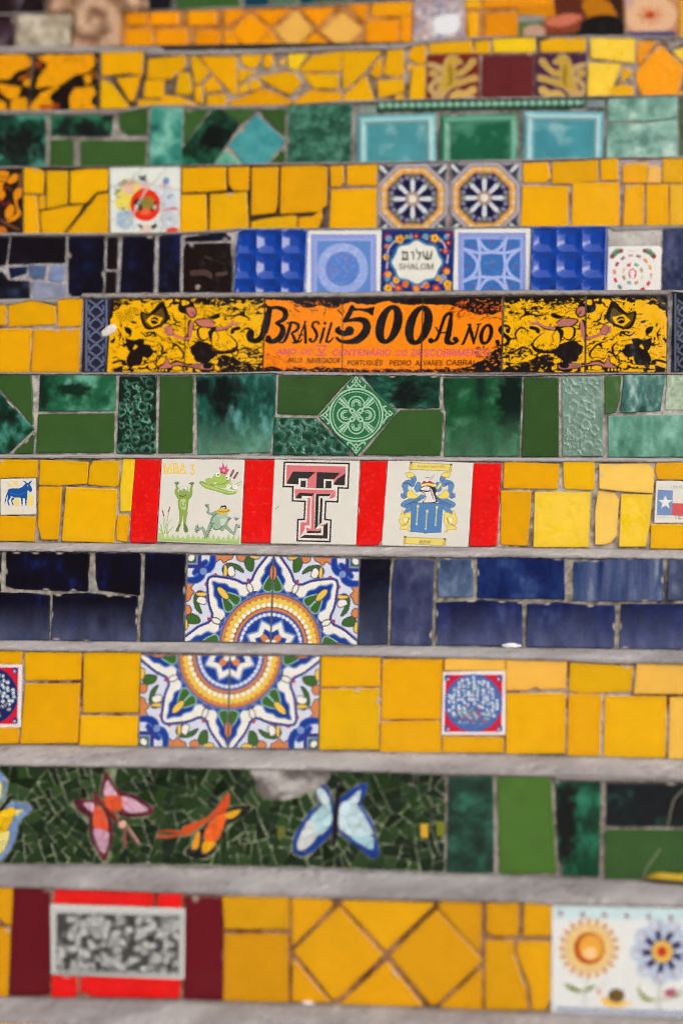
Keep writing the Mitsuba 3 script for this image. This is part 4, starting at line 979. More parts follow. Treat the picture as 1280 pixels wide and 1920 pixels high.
# ---------------------------------------------------------------- row 7: greens with a relief medallion
r = ROWS[7]
parse(r, '''
G 0: -60,52 232,52 248,430 0,150 -60,90
G 0: 253,492 243,640 102,638
G 0: 287,347 853,340 847,633 274,633
G 0: 1202,62 1445,62 1440,633 1188,638
G 1: 812,62 1362,58 1275,150 1098,350 802,343
G 2: 442,317 743,312 760,340 738,653 162,648 300,482 412,345
G 3: 92,72 343,74 346,663 72,663
G 3: 692,64 813,62 798,240 773,333 697,343
''')
mtile(r, 0, '-60,100 0,185 253,456 62,638 -60,638', GREEN_D, 40, sx=90, sy=120)
mtile(r, 0, '302,54 865,58 858,318 292,320', GREEN_M, 41, sx=130, sy=120, lo=.3, hi=.72, dark=[(310, 180, 60, 200), (560, 160, 130, 60)])
mtile(r, 1, '194,62 785,44 778,330 740,628 202,650', ((12, 30, 28), (24, 84, 72), (90, 152, 146)), 42, sx=100, sy=150, foot=.75, foot_c=(104, 150, 126), y0=330, y1=640, dark=[(390, 220, 100, 190), (240, 130, 60, 60)], lab='square green tile with a black cloud in its mottled glaze')
mtile(r, 2, '157,57 735,62 728,296 430,298 380,288 272,188', GREEN_D, 43, sx=160, sy=70, lo=.36, hi=.8, dark=[(500, 190, 120, 110)])
mtile(r, 2, '764,77 1348,68 1328,660 767,660 787,340 767,268', ((12, 40, 32), (22, 80, 46), (90, 150, 122)), 44, sx=130, sy=130, foot=.6, foot_c=(90, 140, 110), y0=300, y1=660, dark=[(1280, 240, 110, 300)], lo=.33, hi=.85)
mtile(r, 3, '838,52 1143,54 1106,318 812,333', ((26, 62, 58), (70, 118, 110), (166, 196, 192)), 45, sx=70, sy=160, lab='short green tile with a pale streaked glaze')
mtile(r, 3, '1163,52 1500,52 1500,315 1147,310', ((132, 156, 130), (164, 184, 160), (196, 210, 190)), 46, sx=40, sy=40)
mtile(r, 3, '722,362 1500,347 1500,663 720,666', ((58, 106, 88), (96, 150, 130), (140, 190, 172)), 47, sx=110, sy=220, lo=.3, hi=.7)
def ctile(row, c, pts, bg, hi, seed, bx_, lab, n=40, r0=20, r1=42, amp=.0018):
    p = np.array(pts.replace(',', ' ').split(), float).reshape(-1, 2)
    cf, hf = craters(bg, hi, seed, r0, r1, n, bx_, amp)
    note(tile(row, row.px(c, p), bg, c=c, cfn=cf, hfn=hf, space=.0018, bsdf='glaze'), lab)
ctile(r, 0, '897,64 1168,62 1163,638 877,638', (12, 38, 28), (92, 172, 142), 5, (905, 80, 1150, 630), 'narrow dark green tile covered with bubble rings')
ctile(r, 1, '777,372 1085,377 1150,442 1328,600 1333,653 767,648', (16, 58, 42), (84, 150, 128), 6, (770, 380, 1320, 640), 'dark green cut tile with large bubble rings beside the medallion', 34, 26, 60)
ctile(r, 3, '374,72 670,67 678,658 377,660', (112, 142, 128), (150, 176, 164), 7, (385, 85, 665, 650), 'narrow grey green tile with pitted crater relief', 30, 26, 52, .0034)
f = tile(r, r.px(2, [(-168, 362), (108, 50), (408, 325), (112, 658)]), (44, 110, 70), c=2, bsdf='glaze', jit=False, rnd=.001)
note(f, 'green diamond tile with a raised lace medallion')
cx, cy = 112, 352
C_ = (158, 200, 170)
L = [(Point(cx, cy).buffer(197).exterior.buffer(7), C_), (Point(cx, cy).buffer(175).exterior.buffer(3.5), C_)]
def rel(s, w, rots=(0, 90, 180, 270), mir=True):
    g = st(s, w)
    gs = [g] + ([affinity.scale(g, -1, 1, origin=(0, 0))] if mir else [])
    for q in rots:
        for h in gs: L.append((affinity.translate(affinity.rotate(h, q, origin=(0, 0)), cx, cy), C_))
for q in (20, 34, 58):
    for a in (0, 90, 180, 270):
        x, y = 82 * math.cos(math.radians(a)), 82 * math.sin(math.radians(a))
        arc = LineString([(cx + x + q * math.cos(math.radians(a + t)), cy + y + q * math.sin(math.radians(a + t))) for t in range(-125, 126, 15)])
        L.append((arc.buffer(4 if q < 58 else 5), C_))
rel('0,-100 0,-116', 4); rel('10,-98 18,-112', 4); rel('18,-90 30,-98', 4)
rel('0,-20 20,-40 50,-44 44,-20 22,-18 0,0', 4.5); rel('-8,-8 8,8', 8, (0,), False)
rel('60,-60 110,-118', 6); rel('78,-56 128,-96', 5); rel('56,-78 96,-128', 5); rel('100,-100 124,-124', 8, mir=False)
for q in (0, 90, 180, 270):
    for s, w in (('0,-215 -14,-232 0,-250 14,-232 0,-215', 5), ('-20,-228 -40,-210 -62,-205 -66,-222', 6), ('20,-228 40,-210 62,-205 66,-222', 6), ('0,-258 -12,-272 0,-285 12,-272 0,-258', 5), ('-30,-245 -22,-262', 5), ('30,-245 22,-262', 5)):
        g = affinity.scale(st(s, w), 1, 1, origin=(0, 0))
        L.append((affinity.translate(affinity.rotate(g, q, origin=(0, 0)), cx, cy), C_))
paint(f[1], L, 'relief', off=.0016, bsdf='glaze')

# ---------------------------------------------------------------- row 6: the lettered panel
r = ROWS[6]
parse(r, '''
Y 0: -60,124 40,127 35,276 -60,280
Y 0: 65,132 150,100 270,98 415,138 412,268 65,288
Y 0: 432,90 520,72 615,82 605,283 434,288
Y 0: -60,310 235,307 215,630 -60,630
Y 0: 252,314 598,307 588,630 234,628
''')
def celtic(c, Q, lab, dark, light):
    f_ = tile(r, r.px(c, Q), dark, c=c, bsdf='glaze', jit=False)
    note(f_, lab)
    x0, x1 = Q[0][0], Q[1][0]
    w = (x1 - x0); m = (x0 + x1) / 2 - 6
    L_ = [(box(x0 + w * .05, 40, x0 + w * .13, 640), light), (box(x1 - w * .17, 40, x1 - w * .09, 640), light)]
    a = w * .27
    for y in range(90, 640, 96):
        for s in (1, -1):
            L_ += [(st([(m - s * a, y), (m - s * a * .4, y + 22), (m + s * a * .5, y + 60), (m + s * a, y + 92)], w * .055), tuple(v * .55 for v in dark)), (st([(m - s * a, y), (m - s * a * .4, y + 22), (m + s * a * .5, y + 60), (m + s * a, y + 92)], w * .038), light)]
            L_ += [(st([(m + s * a, y + 40), (m + s * a * 1.1, y + 66), (m + s * a * .8, y + 92)], w * .034), light)]
        L_ += [(el(m, y + 46, w * .05), light)]
    paint(f_[1], L_, 'relief', off=.0018)
celtic(0, [(632, 72), (825, 77), (795, 628), (612, 628)], 'narrow grey blue border tile with raised knotwork left of the lettered panel', (34, 38, 58), (98, 108, 140))
celtic(3, [(1207, 32), (1400, 32), (1400, 628), (1192, 628)], 'narrow dark border tile with raised knotwork right of the lettered panel', (20, 22, 34), (86, 92, 116))

def flecks(x0, y0, x1, y1, n, l, w, ang, seed, spread=35, dens=None):
    rng_ = np.random.default_rng(seed); out = []
    while len(out) < n:
        x, y = rng_.uniform(x0, x1), rng_.uniform(y0, y1)
        if dens is not None and rng_.random() > dens(x, y): continue
        a = math.radians(ang + rng_.normal(0, spread)); q = l * rng_.uniform(.4, 1.3); h = w * rng_.uniform(.5, 1.3)
        dx, dy = math.cos(a), math.sin(a)
        out.append(Polygon([(x - dx * q, y - dy * q), (x - dy * h, y + dx * h), (x + dx * q, y + dy * q), (x + dy * h * .4, y - dx * h * .4)]).buffer(0))
    return unary_union(out)
def mass(pts, seed, amp=18, sc=30):
    """A ragged ink mass: the outline is torn by noise."""
    p = shapely.segmentize(biggest(pg(pts)), 9)
    q = np.array(p.exterior.coords)[:-1]
    d = np.stack([fbm(np.c_[q / sc, np.full(len(q), seed)], 3, 3) - .5, fbm(np.c_[q / sc, np.full(len(q), seed + 9)], 4, 3) - .5], 1)
    return Polygon(q + d * amp * 2).buffer(0)
YW, OG, BK_, PK_, GY = (240, 180, 0), (246, 136, 10), (26, 18, 18), (196, 116, 100), (120, 100, 92)
def gouges(x0, y0, x1, y1, seed, step=5.0):
    """Gouge marks of a woodcut: thin wandering ink lines, thickening to solid ink towards the upper and lower edges."""
    xs, ys = np.arange(x0, x1, step), np.arange(y0, y1, step)
    X, Y = np.meshgrid(xs, ys)
    a = fbm(np.c_[X.ravel() / 95, Y.ravel() / 42, np.full(X.size, seed)], seed, 3).reshape(X.shape)
    b = fbm(np.c_[X.ravel() / 240 + 5, Y.ravel() / 160, np.full(X.size, seed)], seed + 1, 2).reshape(X.shape)
    ed = np.maximum(np.clip((150 - Y) / 90, 0, 1), np.clip((Y - 500) / 130, 0, 1))
    w = .007 + .028 * np.clip((b - .5) * 5, 0, 1) + .07 * ed
    on = np.pad((np.abs(a - .5) < w) & (fbm(np.c_[X.ravel() / 26, Y.ravel() / 20, np.full(X.size, seed + 4)], seed + 2, 2).reshape(X.shape) > .42 - .3 * ed), ((0, 0), (1, 1))).astype(np.int8)
    rr, s0 = np.nonzero(np.diff(on, axis=1) == 1)
    s1 = np.nonzero(np.diff(on, axis=1) == -1)[1]
    return unary_union(shapely.box(x0 + s0 * step, y0 + rr * step - .1, x0 + s1 * step, y0 + (rr + 1) * step + .1)).buffer(2.5).buffer(-2.2).simplify(1.5)
# left scene over tiles 1 and 2 (crop 0 coordinates, 835..1985), right scene mirrored over tiles 6 and 7
def scene_layers(F, seed, ink, pink, warm):
    """F maps crop-0 coordinates of the left scene to where it is drawn."""
    S = lambda s: F(sm(s)); K = lambda s, w: F(st(s, w))
    L_ = [(F(box(780, 40, 2020, 660)), YW)]
    A = lambda g, col: L_.append((g, col))
    # inky borders
    A(F(mass('780,40 2020,40 2020,100 1900,110 1800,95 1700,130 1560,130 1400,95 1300,80 1220,100 1180,85 1060,110 1030,85 960,95 900,140 850,180 830,260 780,300', 1)), ink)
    A(F(mass('790,660 800,560 830,590 880,585 930,610 1000,600 1040,620 1130,640 1500,660 1640,640 1630,520 1700,500 1760,520 1830,560 1990,610 2010,660', 2)), ink)
    A(F(flecks(1440, 80, 1990, 240, 90, 26, 6, 20 , seed, dens=lambda x, y: 1 - (y - 80) / 150)), ink)
    A(F(flecks(1740, 420, 1990, 620, 55, 22, 8, -15, seed + 1)), ink)
    A(F(flecks(860, 80, 1980, 150, 120, 20, 6, -15, seed + 2)), YW)
    A(F(flecks(1640, 520, 1980, 640, 42, 20, 5, 15, seed + 3)), warm)
    A(F(flecks(830, 560, 1040, 640, 14, 22, 7, 30, seed + 4)), YW)
    A(F(flecks(850, 150, 1980, 640, 230, 15, 2.4, -35, seed + 5, 30)), ink); A(F(flecks(850, 130, 1980, 640, 90, 22, 4, 20, seed + 8, 40)), ink)
    A(F(flecks(850, 110, 1980, 630, 150, 20, 5, 25, seed + 12, 50)), (196, 116, 16)); A(F(gouges(830, 70, 1990, 640, 11)), ink)
    for s_, w_ in (('1060,330 1100,360 1160,340 1210,370', [3, 7, 5, 2]), ('1180,400 1220,450 1200,520 1150,560', [2, 8, 6, 2]), ('1260,400 1330,430 1380,500 1350,540', [2, 7, 8, 2]), ('1660,180 1720,210 1800,200 1880,230', [2, 6, 7, 2]), ('1800,330 1860,300 1900,350 1880,410', [3, 8, 7, 2]), ('880,300 905,350 890,400', [2, 7, 2]), ('1290,180 1310,240 1360,260', [2, 7, 3]), ('1780,470 1850,450 1930,500', [3, 9, 3])): A(K(s_, w_), ink)
    # signature patch, flag
    A(S('850,200 900,150 980,120 1050,90 1060,150 1010,190 1000,220 900,270 840,270'), YW)
    A(S('1055,175 1060,250 1100,310 1180,300 1240,260 1260,220 1240,140 1210,100 1150,160 1110,190'), ink)
    A(S('1070,190 1085,260 1130,295 1190,275 1235,235 1215,150 1160,190 1110,205'), (92, 70, 24) if warm == YW else (110, 90, 60))
    A(F(pg('1092,245 1140,200 1222,222 1200,268 1142,290')), YW); A(F(el(1160, 243, 30, 28)), ink); A(F(st('1136,240 1160,236 1184,250', 4)), YW); A(K('1222,100 1250,170 1275,240', 6), ink)
    # left silhouette
    A(S('935,290 975,300 990,330 970,350 940,325'), ink)
    A(F(mass('940,370 1000,395 1040,380 1090,385 1080,420 1130,430 1155,480 1130,520 1070,520 1050,600 960,590 945,520 975,470 950,430', 5, 10)), ink)
    A(F(mass('820,400 860,370 872,385 842,415', 6, 5)), ink); A(S('1015,425 1030,440 1005,462 1000,450'), warm); A(K('850,560 900,545 940,560', 9), ink); A(K('1000,590 1060,585', 6), warm); A(F(mass('850,600 900,590 930,640 850,640', 7, 6)), ink)
    # seated figure across the joint: dark dress, round body, pink limbs
    A(S('1340,120 1360,100 1400,110 1430,140 1400,190 1350,180 1335,150'), ink); A(S('1352,84 1400,84 1450,110 1456,150 1420,160 1385,132 1352,140'), ink); A(S('1366,92 1402,94 1420,112 1398,126 1366,128'), YW)
    for g_ in ('1404,146 1452,140 1476,180 1460,216 1428,220 1404,192', '1464,240 1560,228 1618,264 1606,298 1540,298 1486,280'): A(S(g_).buffer(4), ink)
    A(S('1400,150 1450,145 1470,180 1455,210 1430,215 1410,190'), pink); A(K('1440,180 1458,200', 4), ink)
    A(S('1410,250 1440,245 1430,330 1420,390 1385,380 1405,330'), ink); A(S('1428,250 1446,260 1440,340 1424,380 1412,340'), pink)
    A(F(mass('1430,340 1470,380 1520,400 1590,420 1640,470 1620,510 1560,560 1480,560 1440,500 1425,440 1480,400', 8, 12)), ink)
    A(S('1520,220 1580,210 1630,190 1650,200 1640,270 1600,300 1560,270'), ink); A(S('1530,210 1600,235 1660,215 1660,260 1600,290 1570,260'), YW)
    A(S('1470,240 1560,235 1610,265 1600,290 1540,292 1490,275'), pink); A(K('1480,235 1560,228 1615,262', 4), ink)
    A(S('1480,300 1530,290 1600,300 1570,370 1520,400 1480,360'), ink); A(S('1500,300 1560,300 1590,320 1560,370 1520,385 1495,350'), YW)
    A(S('1560,330 1620,300 1690,330 1760,380 1785,430 1760,480 1680,495 1600,490 1590,430'), ink); A(S('1600,330 1650,312 1700,340 1750,385 1772,425 1740,455 1660,470 1600,440 1590,380'), YW)
    A(F(flecks(1590, 400, 1750, 470, 26, 16, 6, 20, seed + 6)), (120, 84, 10)); A(K('1600,300 1640,360 1630,400', 3), ink)
    A(K('1620,310 1690,300 1740,270', [16, 14, 10]), ink); A(K('1630,308 1690,295 1742,268', [11, 10, 8]), pink)
    for a in ('1740,268 1780,262 1808,258', '1742,272 1780,274 1800,270', '1738,262 1750,245 1755,240'): A(K(a, [8, 5, 3]), pink)
    A(K('1740,330 1750,310 1790,300', 14), ink)
    for a in ('1240,300 1290,340 1350,370 1420,380', '1250,310 1240,330', '1262,322 1268,350'): A(K(a, [14, 13, 11, 10][:len(a.split())]), pink)
    A(S('1255,290 1280,285 1300,320 1290,350 1255,340').buffer(4), ink)
    for i in range(4): A(K(f'{1262 + i * 9},300 {1268 + i * 9},335', 1.6), ink)
    A(S('1255,290 1280,285 1300,320 1290,350 1255,340'), pink)
    A(S('1180,600 1230,560 1245,500 1275,560 1320,540 1420,570 1520,560 1590,560 1610,600 1580,620 1480,610 1380,590 1250,610'), ink); A(S('1190,600 1235,565 1248,515 1275,572 1330,555 1420,580 1520,570 1580,572 1600,595 1570,612 1480,602 1380,580 1250,600'), pink)
    A(S('1520,580 1550,560 1590,575 1580,600 1540,605'), ink); A(S('1440,570 1500,565 1505,600 1450,598'), (150, 100, 96))
    for i in range(5): A(F(el(1150 + i * 24, 615, 11, 15)), ink); A(F(el(1150 + i * 24, 616, 7, 10)), warm)
    A(F(el(1330, 600, 46, 24)), ink); A(F(el(1330, 602, 38, 17)), warm)
    return L_
def signature(F, ink):
    out = []
    for s, b in (('SELARÓN', (862, 150, 1036, 205)), ('2000', (888, 212, 1000, 246))):
        g = text(s, *b, bold=False)
        out.append((F(affinity.skew(affinity.rotate(g, -18, origin=((b[0] + b[2]) / 2, (b[1] + b[3]) / 2)), 8)), ink))
    return out
F_L = lambda g: g
left = scene_layers(F_L, 1, BK_, PK_, YW) + signature(F_L, (70, 34, 10))
# the mirrored scene runs from x = 2500 .. 3725 measured from crop 0 (4 px per pixel)
F_R = lambda g: affinity.affine_transform(g, [-1.07, 0, 0, 1.0, 5896, -4])
right = scene_layers(F_R, 7, BK_, (180, 112, 100), YW)
sh = lambda L_, dx: [(affinity.translate(g, dx, 0), col) for g, col in L_]
# lettering, in crop-0 coordinates
def og_layers():
    L_ = [(box(1950, 0, 3800, 700), OG)]
    A = lambda g, col: L_.append((g, col))
    RB = (188, 60, 14)
    top = [(1950, 40), (3760, 40), (3760, 180)] + [(3700, 200), (3560, 190), (3480, 165), (3400, 130), (3280, 125), (3180, 120), (3110, 130), (3060, 125), (2900, 100), (2780, 130), (2700, 110), (2600, 105), (2560, 130), (2500, 150), (2400, 135), (2300, 150), (2240, 125), (2180, 95), (2080, 88), (1950, 90)]
    A(mass(top, 21, 14, 26), BK_)
    A(flecks(2180, 90, 2600, 210, 58, 30, 6, 40, 31, dens=lambda x, y: 1 - (y - 80) / 160), BK_)
    A(flecks(3320, 90, 3760, 240, 76, 32, 7, -25, 32, dens=lambda x, y: 1 - (y - 90) / 190), BK_)
    A(flecks(3380, 110, 3760, 230, 40, 24, 5, -20, 35), RB)
    A(flecks(2220, 100, 2600, 170, 30, 18, 5, 30, 33), (224, 110, 20))
    A(flecks(3420, 80, 3760, 170, 40, 20, 5, -20, 34), (224, 110, 20))
    A(mass('1950,660 1950,600 2040,590 2120,615 2240,590 2330,605 2440,585 2560,600 2600,600 2700,615 2900,605 3100,610 3300,600 3500,600 3620,540 3680,480 3760,440 3760,660', 22, 14, 24), BK_)
    A(flecks(1960, 470, 2180, 610, 56, 24, 5, 45, 36), RB)
    A(flecks(2160, 585, 3560, 632, 110, 24, 4, 15, 37), OG); A(flecks(2160, 580, 3560, 625, 60, 20, 4, 12, 39), RB)
    A(flecks(3560, 440, 3760, 620, 60, 26, 6, -40, 38), BK_); A(flecks(3600, 460, 3760, 620, 30, 20, 5, -30, 40), OG)
    return L_
def letters():
    """Hand-lettered words, built from brush strokes; crop-0 coordinates."""
    L_ = []
    def S(s, w, off): L_.append((affinity.translate(st(s, w), off, 0), BK_))
    c1, c2 = 1280, 2560
    S('600,335 596,345', 28, c1); S('575,350 590,385 640,396 685,360 705,290 725,210 745,150', [10, 16, 20, 24, 26, 26, 18], c1); S('690,140 705,125 740,150 800,142', [12, 12, 12, 12], c1)
    S('735,150 800,145 850,165 862,200 845,235 790,262', [10, 14, 20, 22, 18, 10], c1); S('790,262 835,290 840,330 815,375 760,402 715,392', [10, 18, 24, 24, 18, 10], c1); S('732,372 736,378', 20, c1); S('745,150 730,260 715,330', [18, 18, 14], c1)
    S('900,262 885,320 862,380 840,406 815,408', [13, 13, 12, 8, 5], c1); S('872,262 920,258 955,275 950,310 905,338', [6, 9, 13, 12, 7], c1); S('905,338 925,370 935,400 965,402 985,385', [8, 12, 12, 8, 5], c1)
    S('1010,250 985,320 960,380 935,410 910,408', [7, 7, 7, 6, 5], c1); S('1005,250 1010,330 1012,408', [6, 11, 11], c1); S('960,352 1010,350', [5, 5], c1)
    S('1112,268 1098,252 1072,258 1062,285 1085,320 1096,355 1080,392 1052,402 1038,385', [8, 8, 8, 10, 12, 12, 9, 7, 7], c1); S('1046,382 1048,384', 11, c1)
    S('1150,300 1135,360 1120,408', [10, 11, 9], c1); S('1156,262 1158,264', 11, c1); S('1205,262 1185,330 1165,400', [9, 10, 9], c1); S('1165,400 1190,402 1220,370', [9, 8, 5], c1)
    # 500
    S('80,140 60,190 25,245', [16, 20, 16], c2); L_.append((affinity.translate(pg('66,122 110,150 180,152 250,138 236,210 200,186 140,168 88,172'), c2, 0), BK_))
    S('25,248 80,238 140,235 180,255 190,300 165,350 115,390 60,402 0,400 -35,375', [10, 14, 20, 28, 32, 32, 28, 18, 12, 12], c2); S('60,318 62,322', 34, c2); S('62,330 20,340 -30,320 -20,300', [22, 22, 20, 14], c2)
    def O(x, y, rx, ry, ix, iy, sk):
        g = Point(0, 0).buffer(1, quad_segs=10)
        a = affinity.scale(g, rx, ry).difference(affinity.scale(g, ix, iy))
        L_.append((affinity.translate(affinity.affine_transform(a, [1, -sk, 0, 1, 0, 0]), c2 + x, y), BK_))
    O(356, 272, 98, 148, 28, 112, .22); O(580, 278, 100, 150, 30, 114, .22)
    S('668,392 672,396', 20, c2); S('672,406 715,380 745,300 775,215 805,190 830,200', [8, 12, 13, 13, 13, 10], c2); S('822,195 815,270 800,350 792,400 830,415', [12, 20, 24, 22, 12], c2); S('800,410 840,415 875,395', [10, 10, 8], c2); S('852,382 858,386', 20, c2); S('708,295 735,332 800,330', [7, 6, 6], c2)
    S('965,275 940,350 915,410 900,422', [10, 11, 10, 6], c2); S('958,278 975,340 992,412', [9, 15, 9], c2); S('1030,270 1010,350 990,415', [7, 8, 7], c2); S('1012,272 1045,268', 5, c2); S('945,272 970,272', 5, c2)
    O(1085, 346, 52, 80, 20, 56, .2)
    S('1245,318 1248,322', 17, c2); S('1262,300 1240,282 1208,285 1188,312 1215,348 1250,375 1245,412 1205,430 1165,425', [9, 9, 10, 15, 16, 16, 13, 9, 8], c2); S('1168,402 1172,408', 17, c2)
    # smaller lines
    PKL = (212, 84, 110)
    for s, x0, x1, y0_, y1_, col in (('ANO', 2072, 2220, 452, 498, PKL), ('DO', 2262, 2340, 454, 498, PKL), ('V', 2376, 2444, 448, 492, PKL), ('CENTENÁRiO', 2490, 2928, 446, 506, PKL), ('DO', 2974, 3050, 462, 508, PKL), ('DESCOBRiMENTO', 3086, 3672, 456, 512, PKL),
                             ('PELO', 2160, 2262, 524, 558, BK_), ('NAVEGADOR', 2300, 2548, 522, 564, BK_), ('PORTUGUÊS', 2604, 2866, 530, 580, BK_), ('PEDRO', 2918, 3080, 540, 582, BK_), ('ALVARES', 3112, 3314, 540, 582, BK_), ('CABRAL', 3342, 3574, 538, 580, BK_)):
        L_.append((text(s, x0, y0_, x1, y1_, bold=True, slant=.12), col))
    L_ += [(st([(2368, 432), (2450, 432)], 5, False), PKL), (st([(2370, 504), (2446, 502)], 5, False), PKL)]
    return L_
og, lets = og_layers(), letters()
quads = [(0, [(838, 82), (1395, 72), (1375, 630), (803, 630)], left, YW, 'yellow and black woodcut tile with a flag and a signature, leftmost of the panel'),
         (1, [(118, 72), (703, 68), (684, 630), (104, 630)], left, YW, 'yellow and black woodcut tile with a seated figure left of the orange tiles'),
         (1, [(712, 70), (1287, 70), (1282, 630), (694, 630)], og, OG, 'orange tile lettered BRASiL in black'),
         (2, [(12, 68), (607, 70), (590, 630), (8, 630)], og, OG, 'orange tile lettered 500, middle of the panel'),
         (2, [(614, 70), (1206, 60), (1194, 630), (600, 630)], og, OG, 'orange tile lettered ANOS in black'),
         (2, [(1222, 62), (1826, 55), (1820, 630), (1207, 630)], right, YW, 'yellow and black woodcut tile with a seated figure right of the orange tiles'),
         (3, [(560, 54), (1163, 58), (1153, 628), (552, 628)], right, YW, 'yellow and black woodcut tile with a flag, rightmost of the panel')]
for c, Q, L_, col, lab in quads:
    f = tile(r, r.px(c, Q), (70, 50, 30), c=c, bsdf='glaze', jit=False, space=.02, noise=.03, amp=.0001, grow=.0009, bevel=.0005, th=.0050)
    note(f, lab)
    paint(f[1], sh(L_ + lets, -1280 * c))
SEED[0] += 1
tile(r, r.px(0, [(755, 330), (800, 285), (850, 275), (868, 300), (850, 330), (800, 360), (765, 362)]), (222, 218, 214), name='plaster_blob', c=0, bsdf='rough_stone', th=.012, bevel=.004, amp=.001)

# ---------------------------------------------------------------- row 5: navy, pyramids, moorish tiles, greeting tile
r = ROWS[5]
DK = ((8, 9, 20), (11, 15, 38), (18, 36, 92))
for i, (c, p, pal) in enumerate([(0, '-60,92 65,97 40,298 -60,330', DK), (0, '87,97 490,95 485,288 300,290 62,298', ((12, 11, 20), (16, 14, 26), (34, 30, 60))), (0, '517,95 783,95 768,580 512,580', DK), (0, '807,98 880,98 875,333 802,333', ((18, 13, 16), (22, 16, 20), (30, 24, 28))),
        (0, '797,357 868,357 863,580 787,580', ((18, 13, 16), (22, 16, 20), (30, 24, 28))), (0, '922,93 1158,90 1148,580 897,580', DK), (0, '1197,88 1350,78 1342,580 1187,580', DK),
        (0, '65,327 198,320 193,368 78,402', ((14, 22, 50), (26, 42, 80), (50, 74, 120))), (0, '217,307 343,312 328,408 262,408 217,383', ((66, 88, 130), (92, 112, 150), (124, 142, 176))), (0, '377,312 486,312 463,433 367,423', ((96, 116, 160), (130, 146, 184), (160, 172, 204))),
        (0, '62,422 218,427 223,600 -60,600 -60,345 20,362', ((12, 12, 22), (18, 20, 36), (50, 66, 96))), (0, '247,432 488,452 488,600 247,600', ((120, 126, 152), (152, 156, 182), (178, 180, 204))), (1, '112,98 400,64 445,88 445,118 110,126', DK),
        (3, '1132,42 1500,22 1500,580 1127,580', ((28, 36, 70), (46, 54, 92), (72, 80, 120)))]):
    mtile(r, c, p, pal, 70 + i, sx=110, sy=130, lo=.36, hi=.8, space=.005)
f = tile(r, r.px(1, [(112, 150), (150, 146), (450, 142), (460, 250), (450, 580), (95, 580), (97, 200)]), (22, 15, 16), c=1, bsdf='glaze', jit=False)
note(f, 'black tile with worn brownish marks')
paint(f[1], [(sm('150,350 200,345 260,340 310,370 305,410 260,385 200,385 150,385'), (74, 58, 54)), (sm('345,365 420,358 420,378 345,390'), (78, 62, 58)), (st('260,245 310,262', [8, 4]), (64, 52, 50)), (st('310,262 420,300', 3), (50, 40, 38)), (el(385, 215, 38, 34).exterior.buffer(2), (38, 29, 29)), (sm('185,465 205,450 222,462 212,488 190,488'), (150, 138, 132))])
def pyramid(c, Q, ox, oy, cw, ch, lab):
    def field(X, Y):
        p = ((X - ox) / cw) % 1 * 2 - 1; q = ((Y - oy) / ch) % 1 * 2 - 1
        m = np.clip((np.abs(p) ** 3.2 + np.abs(q) ** 3.2) ** (1 / 3.2), 0, 1)
        return np.clip((m - .46) / .54, 0, 1.05)
    hf = lambda X, Y: field(X, Y) * .0066 - .0066
    cf = lambda X, Y, pts: lin((10, 62, 158)) * (.92 + .16 * fbm(np.c_[X / 60, Y / 60, X * 0], 3, 2))[:, None]
    note(tile(r, r.px(c, Q), (10, 62, 158), c=c, cfn=cf, hfn=hf, space=.0017, bsdf='glaze', th=.0165, jit=False, tilt=(0, .075)), lab)
pyramid(1, [(507, 58), (560, 42), (1018, 42), (1000, 600), (478, 600), (492, 180)], 455, 25, 187, 192, 'royal blue tile with pressed square hollows, right of the black tile')
pyramid(3, [(147, 28), (703, 18), (695, 600), (140, 600)], 140, 12, 191, 194, 'royal blue tile with pressed square hollows, right of the star tile')
BL1, BL2, BL3, BW = (120, 150, 214), (70, 110, 190), (96, 132, 200), (150, 164, 222)
def frame(c, x0, x1, y0_, y1_, lab):
    f_ = tile(r, r.px(c, [(x0, y0_), (x1, y0_ - (x1 - x0) * .006), (x1 - 8, y1_), (x0 - 20, y1_)]), (226, 226, 224), c=c, bsdf='glaze', noise=.03, jit=False, space=.02)
    note(f_, lab)
    w = x1 - x0
    return f_, [(box(x0 + 22, y0_ + 30, x1 - 34, y1_), (70, 100, 190)), (box(x0 + 26, y0_ + 36, x1 - 38, y1_), BW), (box(x0 + 38, y0_ + 48, x1 - 50, y1_), (84, 112, 200)), (box(x0 + 42, y0_ + 52, x1 - 54, y1_), BW), (box(x0 + 66, y0_ + 78, x1 - 76, y1_), (60, 112, 186))]
f, L = frame(1, 1030, 1575, 47, 600, 'white edged blue tile with a lace circle')
L = [(g if i < 4 else g, col) for i, (g, col) in enumerate(L)]
L[-1] = (L[-1][0], (92, 134, 204))
cx, cy = 1288, 335
rng = np.random.default_rng(9)
L += [(el(cx, cy, 192, 196), (146, 168, 224)), (el(cx, cy, 128, 130), (84, 126, 204))]
for i in range(150):
    a, q = rng.uniform(0, 6.28), rng.uniform(132, 188)
    L.append((el(cx + q * math.cos(a), cy + q * math.sin(a), rng.uniform(5, 13), rng.uniform(2, 4), rng.uniform(0, 180)), [(170, 188, 232), (120, 146, 212), (184, 198, 236)][rng.integers(3)]))
for i in range(60):
    a, q = rng.uniform(0, 6.28), 122 * math.sqrt(rng.uniform(0, 1))
    L.append((el(cx + q * math.cos(a), cy + q * math.sin(a), rng.uniform(5, 12), rng.uniform(3, 6), rng.uniform(0, 180)), [(110, 150, 216), (74, 112, 196), (170, 120, 160), (120, 160, 220)][rng.integers(4)]))
paint(f[1], L)
f, L = frame(2, 852, 1415, 35, 600, 'white edged blue tile with an eight pointed lace star')
x0, x1, y0_, y1_ = 920, 1335, 100, 600
cx, cy = 1128, 305
for i in range(90):
    L.append((el(rng.uniform(x0, x1), rng.uniform(y0_, y1_), rng.uniform(10, 26), rng.uniform(3, 6), rng.uniform(-30, 30)), [(52, 100, 176), (78, 128, 196), (60, 110, 190)][rng.integers(3)]))
